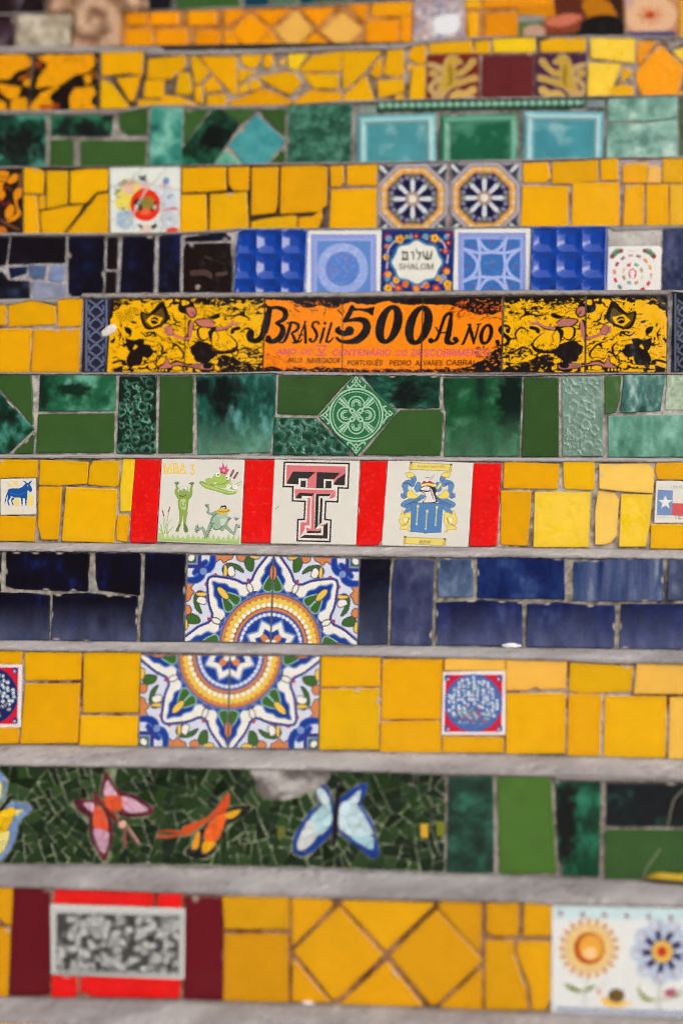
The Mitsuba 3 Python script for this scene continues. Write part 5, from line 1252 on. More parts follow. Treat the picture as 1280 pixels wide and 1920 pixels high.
LC = (150, 168, 226)
for m in (1, -1):
    for s in ((cx - m * 110, 98, cx - m * 90, 200, cx - m * 100, 305, cx - m * 90, 400, cx - m * 115, 500), (cx - m * 215, 180, cx - m * 140, 240, cx - m * 108, 305, cx - m * 140, 380, cx - m * 215, 430)):
        L += [(st(np.array(s).reshape(-1, 2), 12), LC), (st(np.array(s).reshape(-1, 2), 5), (176, 190, 236))]
    for s in ((cx - 110, cy - m * 207, cx - 60, cy - m * 130, cx, cy - m * 100, cx + 60, cy - m * 130, cx + 115, cy - m * 207), (cx - 210, cy - m * 120, cx - 100, cy - m * 90, cx, cy - m * 96, cx + 100, cy - m * 90, cx + 210, cy - m * 120)):
        L += [(st(np.array(s).reshape(-1, 2), 12), LC), (st(np.array(s).reshape(-1, 2), 5), (176, 190, 236))]
for x, y in ((980, 160), (1128, 135), (1270, 155), (955, 315), (1128, 305), (1300, 320), (980, 455), (1128, 480), (1265, 450)): L.append((el(x, y, 13, 11), (120, 84, 140)))
paint(f[1], L)
f = tile(r, r.px(2, [(306, 47), (835, 47), (835, 600), (288, 600)]), (18, 44, 116), c=2, bsdf='glaze', noise=.03, jit=False, space=.02)
note(f, 'dark blue flower bordered tile with a white cartouche lettered SHALOM')
cx, cy = 565, 285
ct = unary_union([sm([(cx + (186 if i % 2 == 0 else 170) * math.cos(i * math.pi / 8) * (1 if i % 4 else 1.0), cy + (160 if i % 2 == 0 else 138) * math.sin(i * math.pi / 8)) for i in range(16)])])
L = []
FC = [(236, 176, 40), (206, 60, 36), (84, 160, 200), (150, 20, 50), (226, 120, 40), (120, 150, 80)]
for x, y, col, q in ((345, 95, 3, 28), (355, 108, 2, 26), (436, 112, 0, 34), (490, 95, 5, 18), (520, 95, 2, 18), (560, 90, 3, 24), (630, 92, 2, 24), (700, 105, 0, 32), (745, 120, 5, 18), (800, 80, 3, 26), (785, 95, 2, 20), (800, 140, 3, 24), (340, 165, 4, 18), (335, 245, 0, 24), (780, 200, 1, 22), (345, 380, 1, 32), (352, 375, 0, 22), (345, 410, 2, 20), (410, 420, 0, 26), (350, 480, 0, 32), (425, 480, 1, 28), (480, 450, 4, 26), (560, 480, 1, 32), (562, 485, 0, 20), (635, 460, 4, 26), (710, 480, 1, 28), (725, 405, 0, 24), (785, 350, 1, 30), (790, 355, 0, 20), (765, 395, 2, 24), (795, 450, 0, 32), (800, 490, 0, 20)):
    for i in range(5): L.append((el(x + q * .55 * math.cos(i * 1.257 + x), y + q * .55 * math.sin(i * 1.257 + x), q * .48), FC[col]))
    L.append((el(x, y, q * .3), [(190, 60, 30), (240, 190, 60)][col % 2]))
for s in ('345,215 360,170 400,125', '340,330 345,280', '790,290 800,230', '735,115 770,150 780,180', '740,440 780,400', '370,440 400,470', '600,470 640,420'): L += [(st(s, 8), (150, 140, 170)), (st(s, 4), (200, 180, 200))]
for i in range(70):
    x, y = rng.uniform(315, 825), rng.uniform(60, 520)
    if ((x - cx) / 200) ** 2 + ((y - cy) / 175) ** 2 > 1: L.append((el(x, y, rng.uniform(5, 13), rng.uniform(3, 6), rng.uniform(0, 180)), [(110, 140, 90), (70, 130, 170), (170, 60, 50), (200, 160, 60)][rng.integers(4)]))
L += [(ct.buffer(16), (70, 150, 190)), (ct.buffer(8), (20, 60, 130)), (ct.buffer(2), (150, 190, 196)), (ct, (226, 226, 216))]
HB = (64, 66, 62)
H = lambda s, w: L.append((st(s, w, False, 2), HB))
H('612,208 618,240 640,262 668,255 676,208', [7, 7, 9, 8, 7]); H('642,208 644,240 636,262', [7, 6, 6]); H('560,185 564,212 590,214 588,240 572,266', [4, 5, 7, 6, 5]); H('530,210 540,214 540,264', [8, 6, 5]); H('458,210 492,212 494,262', [8, 7, 6]); H('462,212 464,262 494,264', [4, 6, 8])
H('450,262 500,264', 8); H('452,212 498,212', 6)
L += [(text('SHALOM', 428, 292, 690, 340, True), (96, 84, 80))]
paint(f[1], L)
def bare2(X, Y, pts):
    a = fbm(np.c_[X / 150, Y / 70, X * 0], 51, 4)[:, None]; b = fbm(np.c_[X / 18, Y / 18, X * 0], 52, 3)[:, None]
    return (lin((150, 146, 142)) * (1 - a) + lin((200, 197, 192)) * a) * (.75 + .5 * b)
k_, _ = tile(r, r.px(3, [(718, 22), (1100, 20), (1118, 70), (1102, 163), (716, 163)]), (186, 182, 178), name='mortar_patch', c=3, cfn=bare2, hfn=lambda X, Y: fbm(np.c_[X / 40, Y / 40, X * 0], 53, 3) * .0014, space=.003, th=.003, bsdf='rough_stone')
labels[k_] = {'label': 'smooth grey mortar above the small tile of flags'}
f = tile(r, r.px(3, [(722, 170), (1100, 166), (1112, 200), (1106, 600), (708, 600)]), (228, 226, 224), c=3, bsdf='glaze', noise=.03, jit=False, space=.02)
note(f, 'white tile with a ring of little coloured flags')
L = []
for m in (1, -1):
    x = 905 - m * 120
    L += [(st([(x - 36 * m, 240), (x, 205), (x + 34 * m, 198)], [20, 22, 16]), (110, 150, 126)), (el(x - 34 * m, 242, 16, 18), (150, 60, 40)), (el(x + 30 * m, 202, 16, 14), (150, 60, 40)), (st([(x - 20 * m, 222), (x + 12 * m, 205)], 5), (60, 90, 70))]
fc = [(196, 30, 50), (210, 40, 60), (230, 190, 40), (120, 60, 30), (90, 170, 140), (200, 60, 70), (40, 40, 50), (220, 140, 40), (100, 160, 150), (210, 200, 60)]
for (rad, n, a0, q) in ((72, 8, .39, 17), (138, 14, .1, 18)):
    for i in range(n):
        a = a0 + i * 2 * math.pi / n
        x, y = 903 + rad * math.cos(a), 372 + rad * math.sin(a)
        g = affinity.rotate(box(x - q, y - q * .72, x + q, y + q * .72), math.degrees(a) + 90)
        L += [(g, (196, 196, 196)), (g.buffer(-2), [(228, 226, 224), fc[rng.integers(10)]][rng.random() < .75])]
        h = affinity.rotate(box(x - q, y - 4, x + q, y + 5), math.degrees(a) + 90)
        L.append((h, fc[rng.integers(10)]))
L += [(el(901, 372, 32, 38), (204, 60, 70)), (pg('885,345 917,345 912,400 901,412 890,400'), (228, 226, 224)), (box(878, 364, 924, 376), (228, 226, 224)), (st([(870, 200), (930, 203)], 2, False), (180, 180, 180))]
paint(f[1], L)
# ---------------------------------------------------------------- row 4: yellow, cracked picture tile, octagon tiles
r = ROWS[4]
KIND['B'] = ((232, 178, 84), dict(bsdf='satin_glaze'))
parse(r, '''
Y 0: 178,95 270,98 330,125 322,290 178,285
Y 0: 350,120 505,122 500,370 350,400
Y 0: 528,125 650,108 808,105 805,265 725,275 640,360 525,360
Y 0: 178,300 272,305 295,620 178,620
Y 0: 290,312 330,302 332,403 290,410
Y 0: 300,430 480,390 618,377 590,430 445,620 317,620
Y 0: 735,297 808,287 808,620 470,620 620,442
Y 1: 85,100 410,92 412,262 250,275 82,280
Y 1: 432,95 585,90 580,265 470,265 435,220
Y 1: 78,302 262,296 270,620 70,620
Y 1: 295,297 565,279 580,540 575,620 290,620
Y 1: 608,97 803,90 795,380 775,435 605,450
Y 1: 827,87 1090,80 1170,92 1165,375 1110,425 820,440
Y 1: 605,502 700,480 900,455 940,460 940,620 600,620
Y 1: 957,472 1060,462 1130,412 1130,470 1080,620 957,620
Y 1: 1197,87 1290,82 1295,200 1270,235 1202,235
Y 2: 42,80 265,72 262,230 180,225 120,228 42,225
Y 1: 1202,262 1540,252 1535,620 1187,620
Y 3: 80,64 265,57 285,175 240,205 85,205
Y 3: 298,57 640,40 638,195 440,213 300,213
Y 3: 662,37 785,24 792,185 665,190
Y 3: 830,77 1010,52 1005,208 830,208
B 3: 1022,90 1060,80 1108,95 1113,208 1007,208
Y 3: 1130,27 1500,24 1500,210 1130,205
Y 3: 77,232 415,237 412,620 60,620
Y 3: 452,212 800,207 800,620 445,620
Y 3: 847,227 985,227 975,620 825,620
Y 3: 1007,222 1165,222 1170,620 1005,620
Y 3: 1182,222 1500,222 1500,620 1182,620
''')
f = tile(r, r.px(0, [(-60, 112), (168, 117), (163, 620), (-60, 620)]), (34, 20, 16), c=0, bsdf='glaze', noise=.03, jit=False, space=.02)
note(f, 'orange and black woodcut tile cut off at the left edge')
OW = (226, 140, 10)
paint(f[1], [(sm('-60,130 60,125 55,180 20,230 40,300 0,340 -60,300'), OW), (sm('55,200 90,150 130,145 128,190 80,215'), OW), (sm('100,300 130,250 165,240 165,300 130,340 140,400 160,440 110,490 50,500 110,450 125,410'), OW), (sm('40,420 80,370 110,400 90,460 50,480'), OW), (sm('-60,540 40,545 40,620 -60,620'), (200, 110, 20)), (st('20,260 50,240 80,260', 8), (120, 50, 20)), (st('0,340 40,370 70,350', 9), (110, 30, 24)), (st('10,490 60,520 140,560', [8, 12, 9]), (110, 66, 40)), (box(140, 140, 168, 250), (120, 74, 40)), (st('-50,160 50,165', 4), (90, 50, 10)), (st('-50,190 30,195', 4), (90, 50, 10))])
# cracked picture tile, each shard a piece
Q = pg([(822, 96), (1350, 88), (1344, 620), (826, 620)])
cr = [st('820,245 900,220 980,190 1060,110 1080,85', 2, False), st('980,190 1130,230 1180,180 1250,85', 1.8, False), st('1130,230 1240,245 1350,265', 1.8, False), st('820,490 920,475 1000,440 960,520 900,620', 1.8, False), st('1000,440 1090,270 1130,230', 1.5, False), st('1240,245 1200,400 1290,470 1345,440', 1.8, False), st('1200,400 1230,520 1180,620', 3, False)]
rest = Q.difference(unary_union(cr))
RDc = (226, 52, 24)
rng = np.random.default_rng(77)
Lc = [(box(800, 60, 1400, 640), (222, 228, 224)), (sm('900,260 980,200 1080,215 1120,260 1000,330 900,380 860,330'), (232, 206, 120)), (sm('870,300 960,290 980,400 900,420 865,380'), (228, 214, 90)), (sm('930,240 980,215 1000,260 950,290'), (226, 180, 170)), (sm('1040,225 1090,200 1120,230 1100,262 1050,255'), (228, 176, 170)), (sm('1180,240 1220,210 1250,240 1220,260'), (226, 180, 170)), (sm('1150,260 1280,250 1330,330 1310,420 1220,400'), (202, 212, 228)), (sm('880,430 980,420 1000,520 940,560 880,520'), (150, 180, 210)), (el(1245, 195, 26, 28), (110, 140, 210)), (sm('1040,160 1070,160 1100,140 1090,170 1102,195 1055,190'), (26, 24, 26)), (st('870,290 880,270 900,262', 9), (80, 120, 70)), (sm('1200,440 1300,430 1330,520 1240,560'), (200, 206, 222)), (sm('880,220 940,180 960,210 900,240'), (150, 120, 30)), (sm('960,200 1010,180 1020,220'), (190, 140, 60)),
      (el(1090, 374, 116, 124), RDc), (sm('1005,340 1050,325 1075,330 1075,400 1040,420 1005,390'), (50, 34, 26)), (sm('1140,380 1170,345 1180,400 1130,425'), (50, 34, 26)), (sm('1065,335 1110,315 1150,330 1140,390 1100,410 1065,390'), (160, 140, 60)), (sm('1010,380 1030,370 1035,410 1015,410'), (220, 190, 180)), (sm('1150,380 1170,372 1172,405 1150,405'), (220, 190, 180)), (el(1090, 430, 42, 20), (240, 100, 70)),
      (sm('1040,520 1070,530 1090,555 1060,560'), (30, 26, 28)), (sm('1130,540 1160,515 1180,530 1150,560'), (30, 26, 28)), (sm('1070,530 1130,530 1130,600 1080,600'), (230, 200, 190)), (sm('1240,565 1300,540 1340,560 1300,600'), (216, 80, 60)), (st('1200,420 1300,400 1340,415', [6, 8, 5]), (200, 60, 60))]
for i in range(5): Lc.append((st([(1072 + i * 14, 385), (1085 + i * 13, 325)], 3), (110, 90, 30)))
for i in range(90):
    x, y = rng.uniform(850, 1330), rng.uniform(150, 580)
    if (x - 1090) ** 2 / 135 ** 2 + (y - 374) ** 2 / 140 ** 2 > 1: Lc.insert(12, (el(x, y, rng.uniform(5, 18), rng.uniform(4, 10), rng.uniform(0, 180)), [(140, 170, 200), (228, 206, 150), (110, 150, 130), (210, 150, 140), (236, 238, 234), (90, 110, 120)][rng.integers(6)]))
for g in sorted(rest.geoms, key=lambda g: -g.area):
    if g.area < 900: continue
    f = tile(r, r.px(0, np.array(g.simplify(1).exterior.coords)[:-1]), (222, 228, 224), c=0, bsdf='glaze', noise=.03, jit=False, space=.02, rnd=0, amp=.0003, bevel=.0007)
    note(f, 'shard of a cracked white picture tile with a red ring')
    paint(f[1], Lc)
def octagon(c, cx, Q, lab):
    cy, R = 330 if c == 2 and cx < 800 else 322, 262
    f_ = tile(r, r.px(c, Q), (150, 140, 150), c=c, bsdf='glaze', noise=.03, jit=False, space=.02)
    note(f_, lab)
    oc = lambda q: Polygon([(cx + q / math.cos(math.pi / 8) * math.cos(math.pi / 8 + i * math.pi / 4), cy + q / math.cos(math.pi / 8) * math.sin(math.pi / 8 + i * math.pi / 4)) for i in range(8)])
    L_ = [(box(cx - 300, 0, cx + 300, 640), (96, 92, 84)), (box(cx - 300, 0, cx + 300, 640).difference(box(cx - 250, cy - 250, cx + 250, cy + 250)), (160, 156, 170))]
    for sx in (1, -1):
        for sy in (1, -1):
            X, Y = cx + sx * 216, cy + sy * 216
            L_ += [(el(X, Y, 42, 42), (60, 74, 56)), (st([(X - sx * 26, Y - sy * 26), (X + sx * 20, Y + sy * 20)], [8, 15]), (206, 210, 220)), (el(X - sx * 36, Y + sy * 10, 18, 14), (50, 54, 90)), (el(X + sx * 10, Y - sy * 36, 14, 18), (50, 54, 90))]
    L_ += [(oc(R + 10), (84, 72, 84)), (oc(R), (176, 170, 186)), (oc(R - 22), (80, 62, 56)), (oc(R - 28), (222, 170, 88)), (oc(R - 76), (92, 66, 70)), (oc(R - 86), (30, 34, 76))]
    for i in range(40):
        a = i * 2 * math.pi / 40
        q = (R - 42) / math.cos((a + math.pi / 8) % (math.pi / 4) - math.pi / 8)
        L_.append((el(cx + q * math.cos(a), cy + q * math.sin(a), 13, 10, math.degrees(a) + 90), (214, 206, 210) if i % 2 else (232, 180, 96)))
        q = (R - 68) / math.cos((a + math.pi / 8) % (math.pi / 4) - math.pi / 8)
        L_.append((el(cx + q * math.cos(a), cy + q * math.sin(a), 10, 8), (190, 130, 70) if i % 2 else (150, 104, 84)))
    for i in range(16):
        a = i * math.pi / 8
        if i % 2: L_ += [(el(cx + 122 * math.cos(a), cy + 122 * math.sin(a), 56, 26, math.degrees(a)), (18, 22, 62)), (el(cx + 164 * math.cos(a + .14), cy + 164 * math.sin(a + .14), 17), (130, 130, 160)), (el(cx + 164 * math.cos(a - .14), cy + 164 * math.sin(a - .14), 17), (130, 130, 160))]
        else: L_ += [(el(cx + 158 * math.cos(a), cy + 158 * math.sin(a), 26), (88, 96, 76)), (el(cx + 158 * math.cos(a), cy + 158 * math.sin(a), 12), (150, 150, 150))]
    for i in range(8):
        a = i * math.pi / 4
        L_.append((st([(cx + 62 * math.cos(a), cy + 62 * math.sin(a)), (cx + 128 * math.cos(a), cy + 128 * math.sin(a))], [14, 18]), (208, 212, 222)))
    L_ += [(el(cx, cy, 54), (120, 100, 100)), (el(cx, cy, 40), (150, 120, 110))] + [(el(cx + 44 * math.cos(i * .524), cy + 44 * math.sin(i * .524), 8), (190, 160, 150)) for i in range(12)] + [(el(cx, cy, 30), (226, 222, 206))]
    paint(f_[1], L_, off=.0008)
octagon(2, 534, [(278, 72), (797, 62), (787, 620), (272, 620)], 'octagon tile with a white petalled rosette, left of its twin')
octagon(2, 1072, [(818, 61), (1348, 52), (1336, 620), (820, 620)], 'octagon tile with a white petalled rosette, right of its twin')

# ---------------------------------------------------------------- row 3: greens and framed turquoise tiles
r = ROWS[3]
parse(r, '''
G 0: 892,172 1010,137 1110,132 1108,328 960,328 897,280
G 0: 377,367 553,362 546,620 372,620
G 0: 607,370 1093,372 1088,620 602,620
G 1: 107,142 292,142 97,398
G 1: 392,142 638,137 560,225 528,240
G 1: 678,142 863,137 858,338 702,190
G 1: 857,422 850,620 672,620
G 3: 1257,52 1500,50 1500,620 1257,620
''')
for i, (c, p, pal, kw) in enumerate([(0, '-60,182 343,182 335,620 -60,620', GREEN_D, dict(dark=[(120, 400, 200, 120)])), (0, '387,182 843,182 833,338 382,333', ((14, 24, 24), (18, 40, 34), (40, 110, 80)), {}), (0, '1133,122 1368,122 1355,620 1117,620', TEAL_M, {}),
        (1, '315,137 368,133 517,250 270,620 80,620 87,432', ((16, 28, 26), (18, 56, 40), (40, 120, 90)), dict(dark=[(330, 350, 130, 120)])), (1, '407,455 560,562 590,620 280,620', ((24, 90, 70), (60, 140, 116), (120, 190, 170)), {}),
        (1, '888,112 1353,102 1345,620 872,620', ((20, 60, 48), (40, 92, 74), (84, 140, 120)), dict(sx=60, sy=60)), (2, '132,112 253,107 253,178 132,178', ((90, 106, 100), (116, 134, 126), (140, 150, 146)), {}),
        (3, '557,72 688,72 688,123 557,123', ((90, 110, 116), (112, 130, 134), (130, 146, 150)), {}), (3, '717,62 1233,42 1228,200 1050,218 722,228', SAGE_M, {}), (3, '712,247 1050,237 1233,212 1233,620 707,620', SAGE_M, {})]):
    mtile(r, c, p, pal, 90 + i, space=.004, **kw)
f = mtile(r, 1, '434,403 640,176 854,372 660,620 620,620', ((50, 130, 138), (62, 146, 152), (80, 160, 164)), 101, space=.005, lab='turquoise square tile set on its corner')
def framed(c, Q, col, rim, lab, seed):
    Q = np.array(Q, float)
    P = pg(Q)
    def d(X, Y): return shapely.distance(P.exterior, shapely.points(np.c_[X, Y]))
    def ridge(X, Y): return np.exp(-((d(X, Y) - 40) / 20.0) ** 2)
    def cf(X, Y, pts):
        w = np.clip(ridge(X, Y) * 1.15, 0, 1)[:, None]
        a = fbm(np.c_[X / 160, Y / 160, X * 0 + seed], seed, 3)[:, None]; b = np.clip((fbm(np.c_[X / 120, Y / 90, X * 0 + seed * 3], seed + 1, 3)[:, None] - .55) * 2.2, 0, .6)
        base = lin(col) * (.8 + .4 * a)
        base = base * (1 - b) + lin(rim) * b
        return base * (1 - w) + lin(rim) * w
    note(tile(r, r.px(c, Q), col, c=c, cfn=cf, hfn=lambda X, Y: ridge(X, Y) * .004, space=.0026, bsdf='glaze', jit=False), lab)
framed(2, [(117, 187), (703, 168), (708, 640), (117, 640)], (72, 146, 156), (150, 196, 200), 'turquoise tile with a raised pale rim, left of the three framed tiles', 3)
framed(2, [(742, 182), (1322, 167), (1318, 640), (738, 640)], (24, 92, 66), (88, 158, 130), 'deep green tile with a raised pale rim, middle of the three framed tiles', 4)
framed(3, [(88, 152), (684, 157), (670, 640), (78, 640)], (66, 140, 154), (160, 200, 204), 'turquoise tile with a raised pale rim, right of the three framed tiles', 5)
def bead_h(X, Y):
    p = ((X - 270) / 56.5) % 1 * 2 - 1
    yc = 112 - (X - 270) * .0158
    return np.sqrt(np.clip(1 - p ** 2 - ((Y - yc) / 25) ** 2, 0, 1)) * .0042
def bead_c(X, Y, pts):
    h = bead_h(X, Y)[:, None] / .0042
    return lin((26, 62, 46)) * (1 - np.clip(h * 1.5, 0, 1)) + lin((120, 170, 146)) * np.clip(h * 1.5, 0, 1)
note(tile(r, r.px(2, [(267, 84), (1820, 60), (1820, 122), (267, 152)]), (26, 62, 46), c=2, cfn=bead_c, hfn=bead_h, space=.0016, bsdf='glaze', jit=False, amp=0), 'narrow dark green border strip with a row of raised beads')

# ---------------------------------------------------------------- row 2: broken yellow, lion reliefs
r = ROWS[2]
parse(r, '''
Y 0: 757,377 1075,382 1065,560 960,545 762,565
Y 0: 757,592 830,622 960,790 975,835 752,835
Y 0: 872,587 1053,567 1000,748 975,758
Y 0: 1112,442 1390,412 1385,500 1280,588 1102,588
Y 0: 1087,602 1228,597 1223,730 1077,730
Y 0: 1037,747 1208,752 1200,830 1027,830
Y 1: 60,542 138,542 160,680 140,708 37,698 50,600
Y 1: -70,712 60,722 198,772 198,830 -70,830
Y 1: 147,422 190,422 288,540 210,623 182,623
Y 1: 217,422 490,417 490,708 472,708 312,540
Y 1: 182,642 233,642 238,778 182,748
Y 1: 242,640 310,562 383,670 270,688
Y 1: 272,712 410,702 410,830 272,830
Y 1: 522,412 690,407 640,498 590,508 532,470
Y 1: 702,402 758,392 768,480 740,508 692,490
Y 1: 507,512 628,540 507,618
Y 1: 512,642 570,622 578,680 512,702
Y 1: 577,612 648,592 678,650 600,678
Y 1: 652,577 858,537 928,550 978,620 900,703 830,680
Y 1: 442,758 580,712 690,662 800,702 898,752 890,830 442,830
V 1: 882,402 1028,402 940,528 882,500
B 1: 802,470 858,432 850,490
Y 1: 972,512 1060,417 1278,382 1270,533 962,530
Y 1: 982,547 1258,557 1255,658 1072,658
Y 1: 922,762 1050,672 1120,682 1278,692 1270,830 922,830
Y 2: 2,382 298,382 170,538 17,678
Y 2: 17,718 180,562 238,730 238,830 17,830
Y 2: 217,550 260,452 308,422 295,558 260,583
Y 2: 347,377 463,367 463,560 410,578 312,548
Y 2: 267,602 463,592 463,680 282,733
Y 2: 402,702 460,702 460,820 402,820
Y 2: 492,420 540,342 628,332 628,470 560,473
B 2: 490,482 538,482 500,538
Y 2: 532,492 628,487 620,820 502,820
Y 2: 662,312 970,297 985,393 662,400
Y 2: 1002,312 1105,300 1115,393 1002,398
V 2: 1132,292 1448,277 1448,387 1142,388
Y 3: 212,312 310,277 545,277 545,383 217,388
V 3: 587,277 918,272 913,468 780,453 592,430
V 3: 572,467 818,477 690,820 560,820
Y 3: 832,502 908,542 812,618
Y 3: 737,662 820,632 903,647 915,800 722,800
O 3: 942,307 1078,312 960,478 932,468
O 3: 1102,332 1278,492 1270,560 1222,800 1012,800 927,600 932,532
V 3: 1202,382 1500,282 1500,560 1340,520
Y 3: 1242,700 1500,600 1500,800 1242,800
''')
for Q, L_, lab in (([(-60, 397), (237, 402), (222, 850), (-60, 850)], [('-60,410 180,402 240,440 230,490 160,520 110,545 60,590 -60,600', 0), ('-60,620 100,640 160,660 130,740 60,740 10,690', 0), ('80,760 190,720 210,800 190,850 80,850', 0), ('-60,720 40,760 60,850 -60,850', 0), ('180,600 235,590 222,650 170,640', 0), ('-60,650 0,660 20,690 -40,700', 1), ('130,590 200,570 190,595', 1)], 'orange and black woodcut tile cut off at the left, top woodcut pair'),
                   ([(272, 402), (738, 397), (728, 850), (218, 850)], [('280,420 340,410 700,405 712,480 660,540 560,560 500,600 440,640 330,650 270,650 300,560 360,480', 0), ('225,790 300,700 420,640 450,640 380,720 400,800 300,850 220,850', 0), ('520,720 560,660 700,640 720,700 680,740 690,780 720,800 720,850 530,850', 0), ('620,560 690,560 680,620 650,640', 0), ('262,470 300,450 320,480 280,500', 1), ('290,790 440,770 450,800 300,820', 1)], 'orange and black woodcut tile with curling smoke, right of the top woodcut pair')):
    f = tile(r, r.px(0, Q), (30, 20, 14), c=0, bsdf='glaze', noise=.03, jit=False, space=.02)
    note(f, lab)
    L = [(mass(np.array(s.replace(',', ' ').split(), float).reshape(-1, 2), 61 + i, 9, 24), ((232, 158, 8), (170, 64, 24))[k_]) for i, (s, k_) in enumerate(L_)]
    x0 = Q[0][0]
    L += [(flecks(Q[3][0], 410, Q[1][0], 840, 80, 20, 2.6, 10, 64), (70, 40, 8)), (flecks(Q[3][0], 410, Q[1][0], 600, 30, 26, 5, 5, 66), (238, 132, 10)), (flecks(Q[3][0], 480, Q[1][0], 840, 16, 24, 7, 40, 65), (30, 20, 14))]
    L += [(sm('540,590 580,560 620,565 610,610 570,625 540,615'), (24, 16, 14)), (sm('370,720 440,660 520,655 550,670 520,720 520,800 480,800 440,750 400,765'), (24, 16, 14)), (text('500 anos', 470, 432, 640, 456), (90, 50, 10))] if x0 > 0 else []
    paint(f[1], L)
def lion(c, Q, m, bg, lab):
    f_ = tile(r, r.px(c, Q), bg, c=c, bsdf='glaze', noise=.05, jit=False, space=.008)
    note(f_, lab)
    x0 = Q[0][0] + (0 if m == 1 else 395); sgn = 1 if m == 1 else -1
    X = lambda s: [(x0 + sgn * (x - 640), y) for x, y in np.array(s.replace(',', ' ').split(), float).reshape(-1, 2)]
    RM, GD, GO = (196, 160, 120), (190, 156, 60), (150, 116, 20)
    parts_ = [(st(X('700,705 665,655 715,600 765,565 748,515 690,488 655,482'), [13, 14, 14, 16, 16, 14, 11]), (192, 164, 100)), (el(*X('690,548')[0], 32, 22), GD), (st(X('825,455 805,500 805,560 790,620 745,690'), [42, 40, 46, 48, 34]), GD), (el(*X('835,448')[0], 46, 32), GD), (st(X('850,458 888,462'), [18, 13]), GD),
              (st(X('820,530 880,548 930,520 985,458'), [24, 19, 15, 21]), GD), (st(X('805,630 870,620 940,598 1000,582'), [28, 21, 16, 20]), GD), (st(X('755,690 705,735'), [30, 22]), (192, 158, 100)), (st(X('830,725 875,695 925,705 985,672'), [18, 21, 19, 24]), (206, 170, 80)), (st(X('845,735 900,745 990,735'), 12), (206, 170, 80))]
    L_ = [(g.buffer(7), RM) for g, _ in parts_] + [(g.buffer(-2), col) for g, col in parts_]
    L_ += [(st(X('812,480 815,540 822,600 800,640'), [8, 14, 16, 8]), GO), (st(X('830,520 890,532'), 4), GO), (st(X('870,440 892,450'), 4), GO)]
    paint(f_[1], L_, 'relief', off=.0024)
lion(2, [(642, 412), (1033, 402), (1028, 850), (642, 850)], 1, (112, 38, 20), 'red brown tile with a raised gold rampant lion facing right')
lion(3, [(177, 402), (558, 402), (548, 850), (167, 850)], -1, (70, 36, 62), 'purple tile with a raised gold rampant lion facing left')
f = tile(r, r.px(2, [(1057, 412), (1445, 402), (1438, 850), (1047, 850)]), (98, 36, 40), c=2, bsdf='glaze', noise=.12, space=.004)
note(f, 'plain maroon tile between the two lion tiles')

# ---------------------------------------------------------------- row 1: carved stone, yellow diamonds, painted tiles; row 0: green and blue
r = ROWS[1]
parse(r, '''
O 0: 947,87 1100,92 1100,180 952,183
O 0: 1125,92 1335,80 1335,180 1125,183
O 0: 947,217 1142,212 1140,440 932,440
O 0: 1172,217 1400,217 1395,440 1172,440
O 1: 132,80 338,80 338,180 132,186
O 1: 405,72 540,67 520,120 405,195
O 1: 192,225 370,222 370,440 182,440
O 1: 452,240 590,97 738,220 590,372
O 1: 622,77 888,67 750,190
B 1: 782,222 938,78 1060,222 920,372
O 1: 972,67 1228,57 1100,190
B 1: 1122,232 1282,90 1430,222 1290,372
O 1: 642,340 745,235 800,312 800,440 560,440
O 1: 402,215 440,242 560,382 560,440 400,440
O 1: 960,345 1080,240 1250,380 1250,440 960,440
O 2: 42,22 200,12 170,158
O 2: 232,12 518,-10 518,112 232,122
O 2: 192,150 430,145 420,440 182,440
O 2: 445,125 518,118 518,440 445,440
Y 2: 932,-40 1040,-40 1040,58 932,60
Y 2: 952,92 1020,90 1020,440 952,440
O 2: 1082,100 1318,90 1318,440 1072,440
O 2: 1062,-40 1590,-60 1580,40 1062,55
Y 3: 1262,-60 1500,-60 1500,440 1262,440
''')
rng = np.random.default_rng(15)
f = tile(r, r.px(2, [(542, -50), (918, -60), (918, 440), (542, 440)]), (178, 162, 164), c=2, bsdf='glaze', noise=.1, space=.006, jit=False)
note(f, 'pale lilac speckled tile with a white patch between yellow tiles')
L = [(el(rng.uniform(545, 915), rng.uniform(-50, 300), rng.uniform(10, 26), rng.uniform(8, 18), rng.uniform(0, 180)), [(150, 134, 160), (200, 188, 190), (176, 120, 110), (120, 120, 160), (214, 208, 210)][rng.integers(5)]) for _ in range(110)] + [(sm('690,150 740,110 860,105 890,150 870,230 780,255 700,235'), (226, 228, 234))]  # last shape is a bright reflection painted on the glaze
paint(f[1], L)
f = tile(r, r.px(3, [(42, -110), (830, -110), (855, 440), (42, 440)]), (120, 66, 24), c=3, bsdf='glaze', noise=.1, space=.008, jit=False)
note(f, 'tile painted with brown and dark figures over orange')
paint(f[1], [(sm('40,-100 330,-110 320,110 40,110'), (206, 130, 10)), (sm('40,110 240,130 200,200 60,260 40,200'), (90, 110, 60)), (sm('40,120 220,118 230,150 60,160'), (140, 140, 140)), (sm('320,-110 520,-110 560,120 420,180 330,120'), (90, 40, 26)), (sm('520,20 640,-20 780,60 760,130 600,150'), (180, 110, 10)), (sm('230,170 380,110 520,110 580,170 480,230 260,250'), (130, 62, 40)), (sm('250,150 400,100 520,120 420,190 280,190'), (196, 110, 84)), (sm('90,210 180,180 250,220 220,270 100,270'), (186, 150, 130)), (sm('520,160 640,110 780,120 860,200 840,300 260,300 250,260 480,240'), (22, 18, 20)), (sm('700,-100 860,-100 880,240 820,160 760,60'), (60, 28, 16)), (sm('100,-100 330,-110 300,10 200,40 60,10'), (200, 160, 150))])
f = tile(r, r.px(3, [(842, -110), (1235, -110), (1235, 440), (862, 440)]), (186, 130, 90), c=3, bsdf='glaze', noise=.1, space=.008, jit=False)
note(f, 'tile painted with a round pinkish flower')
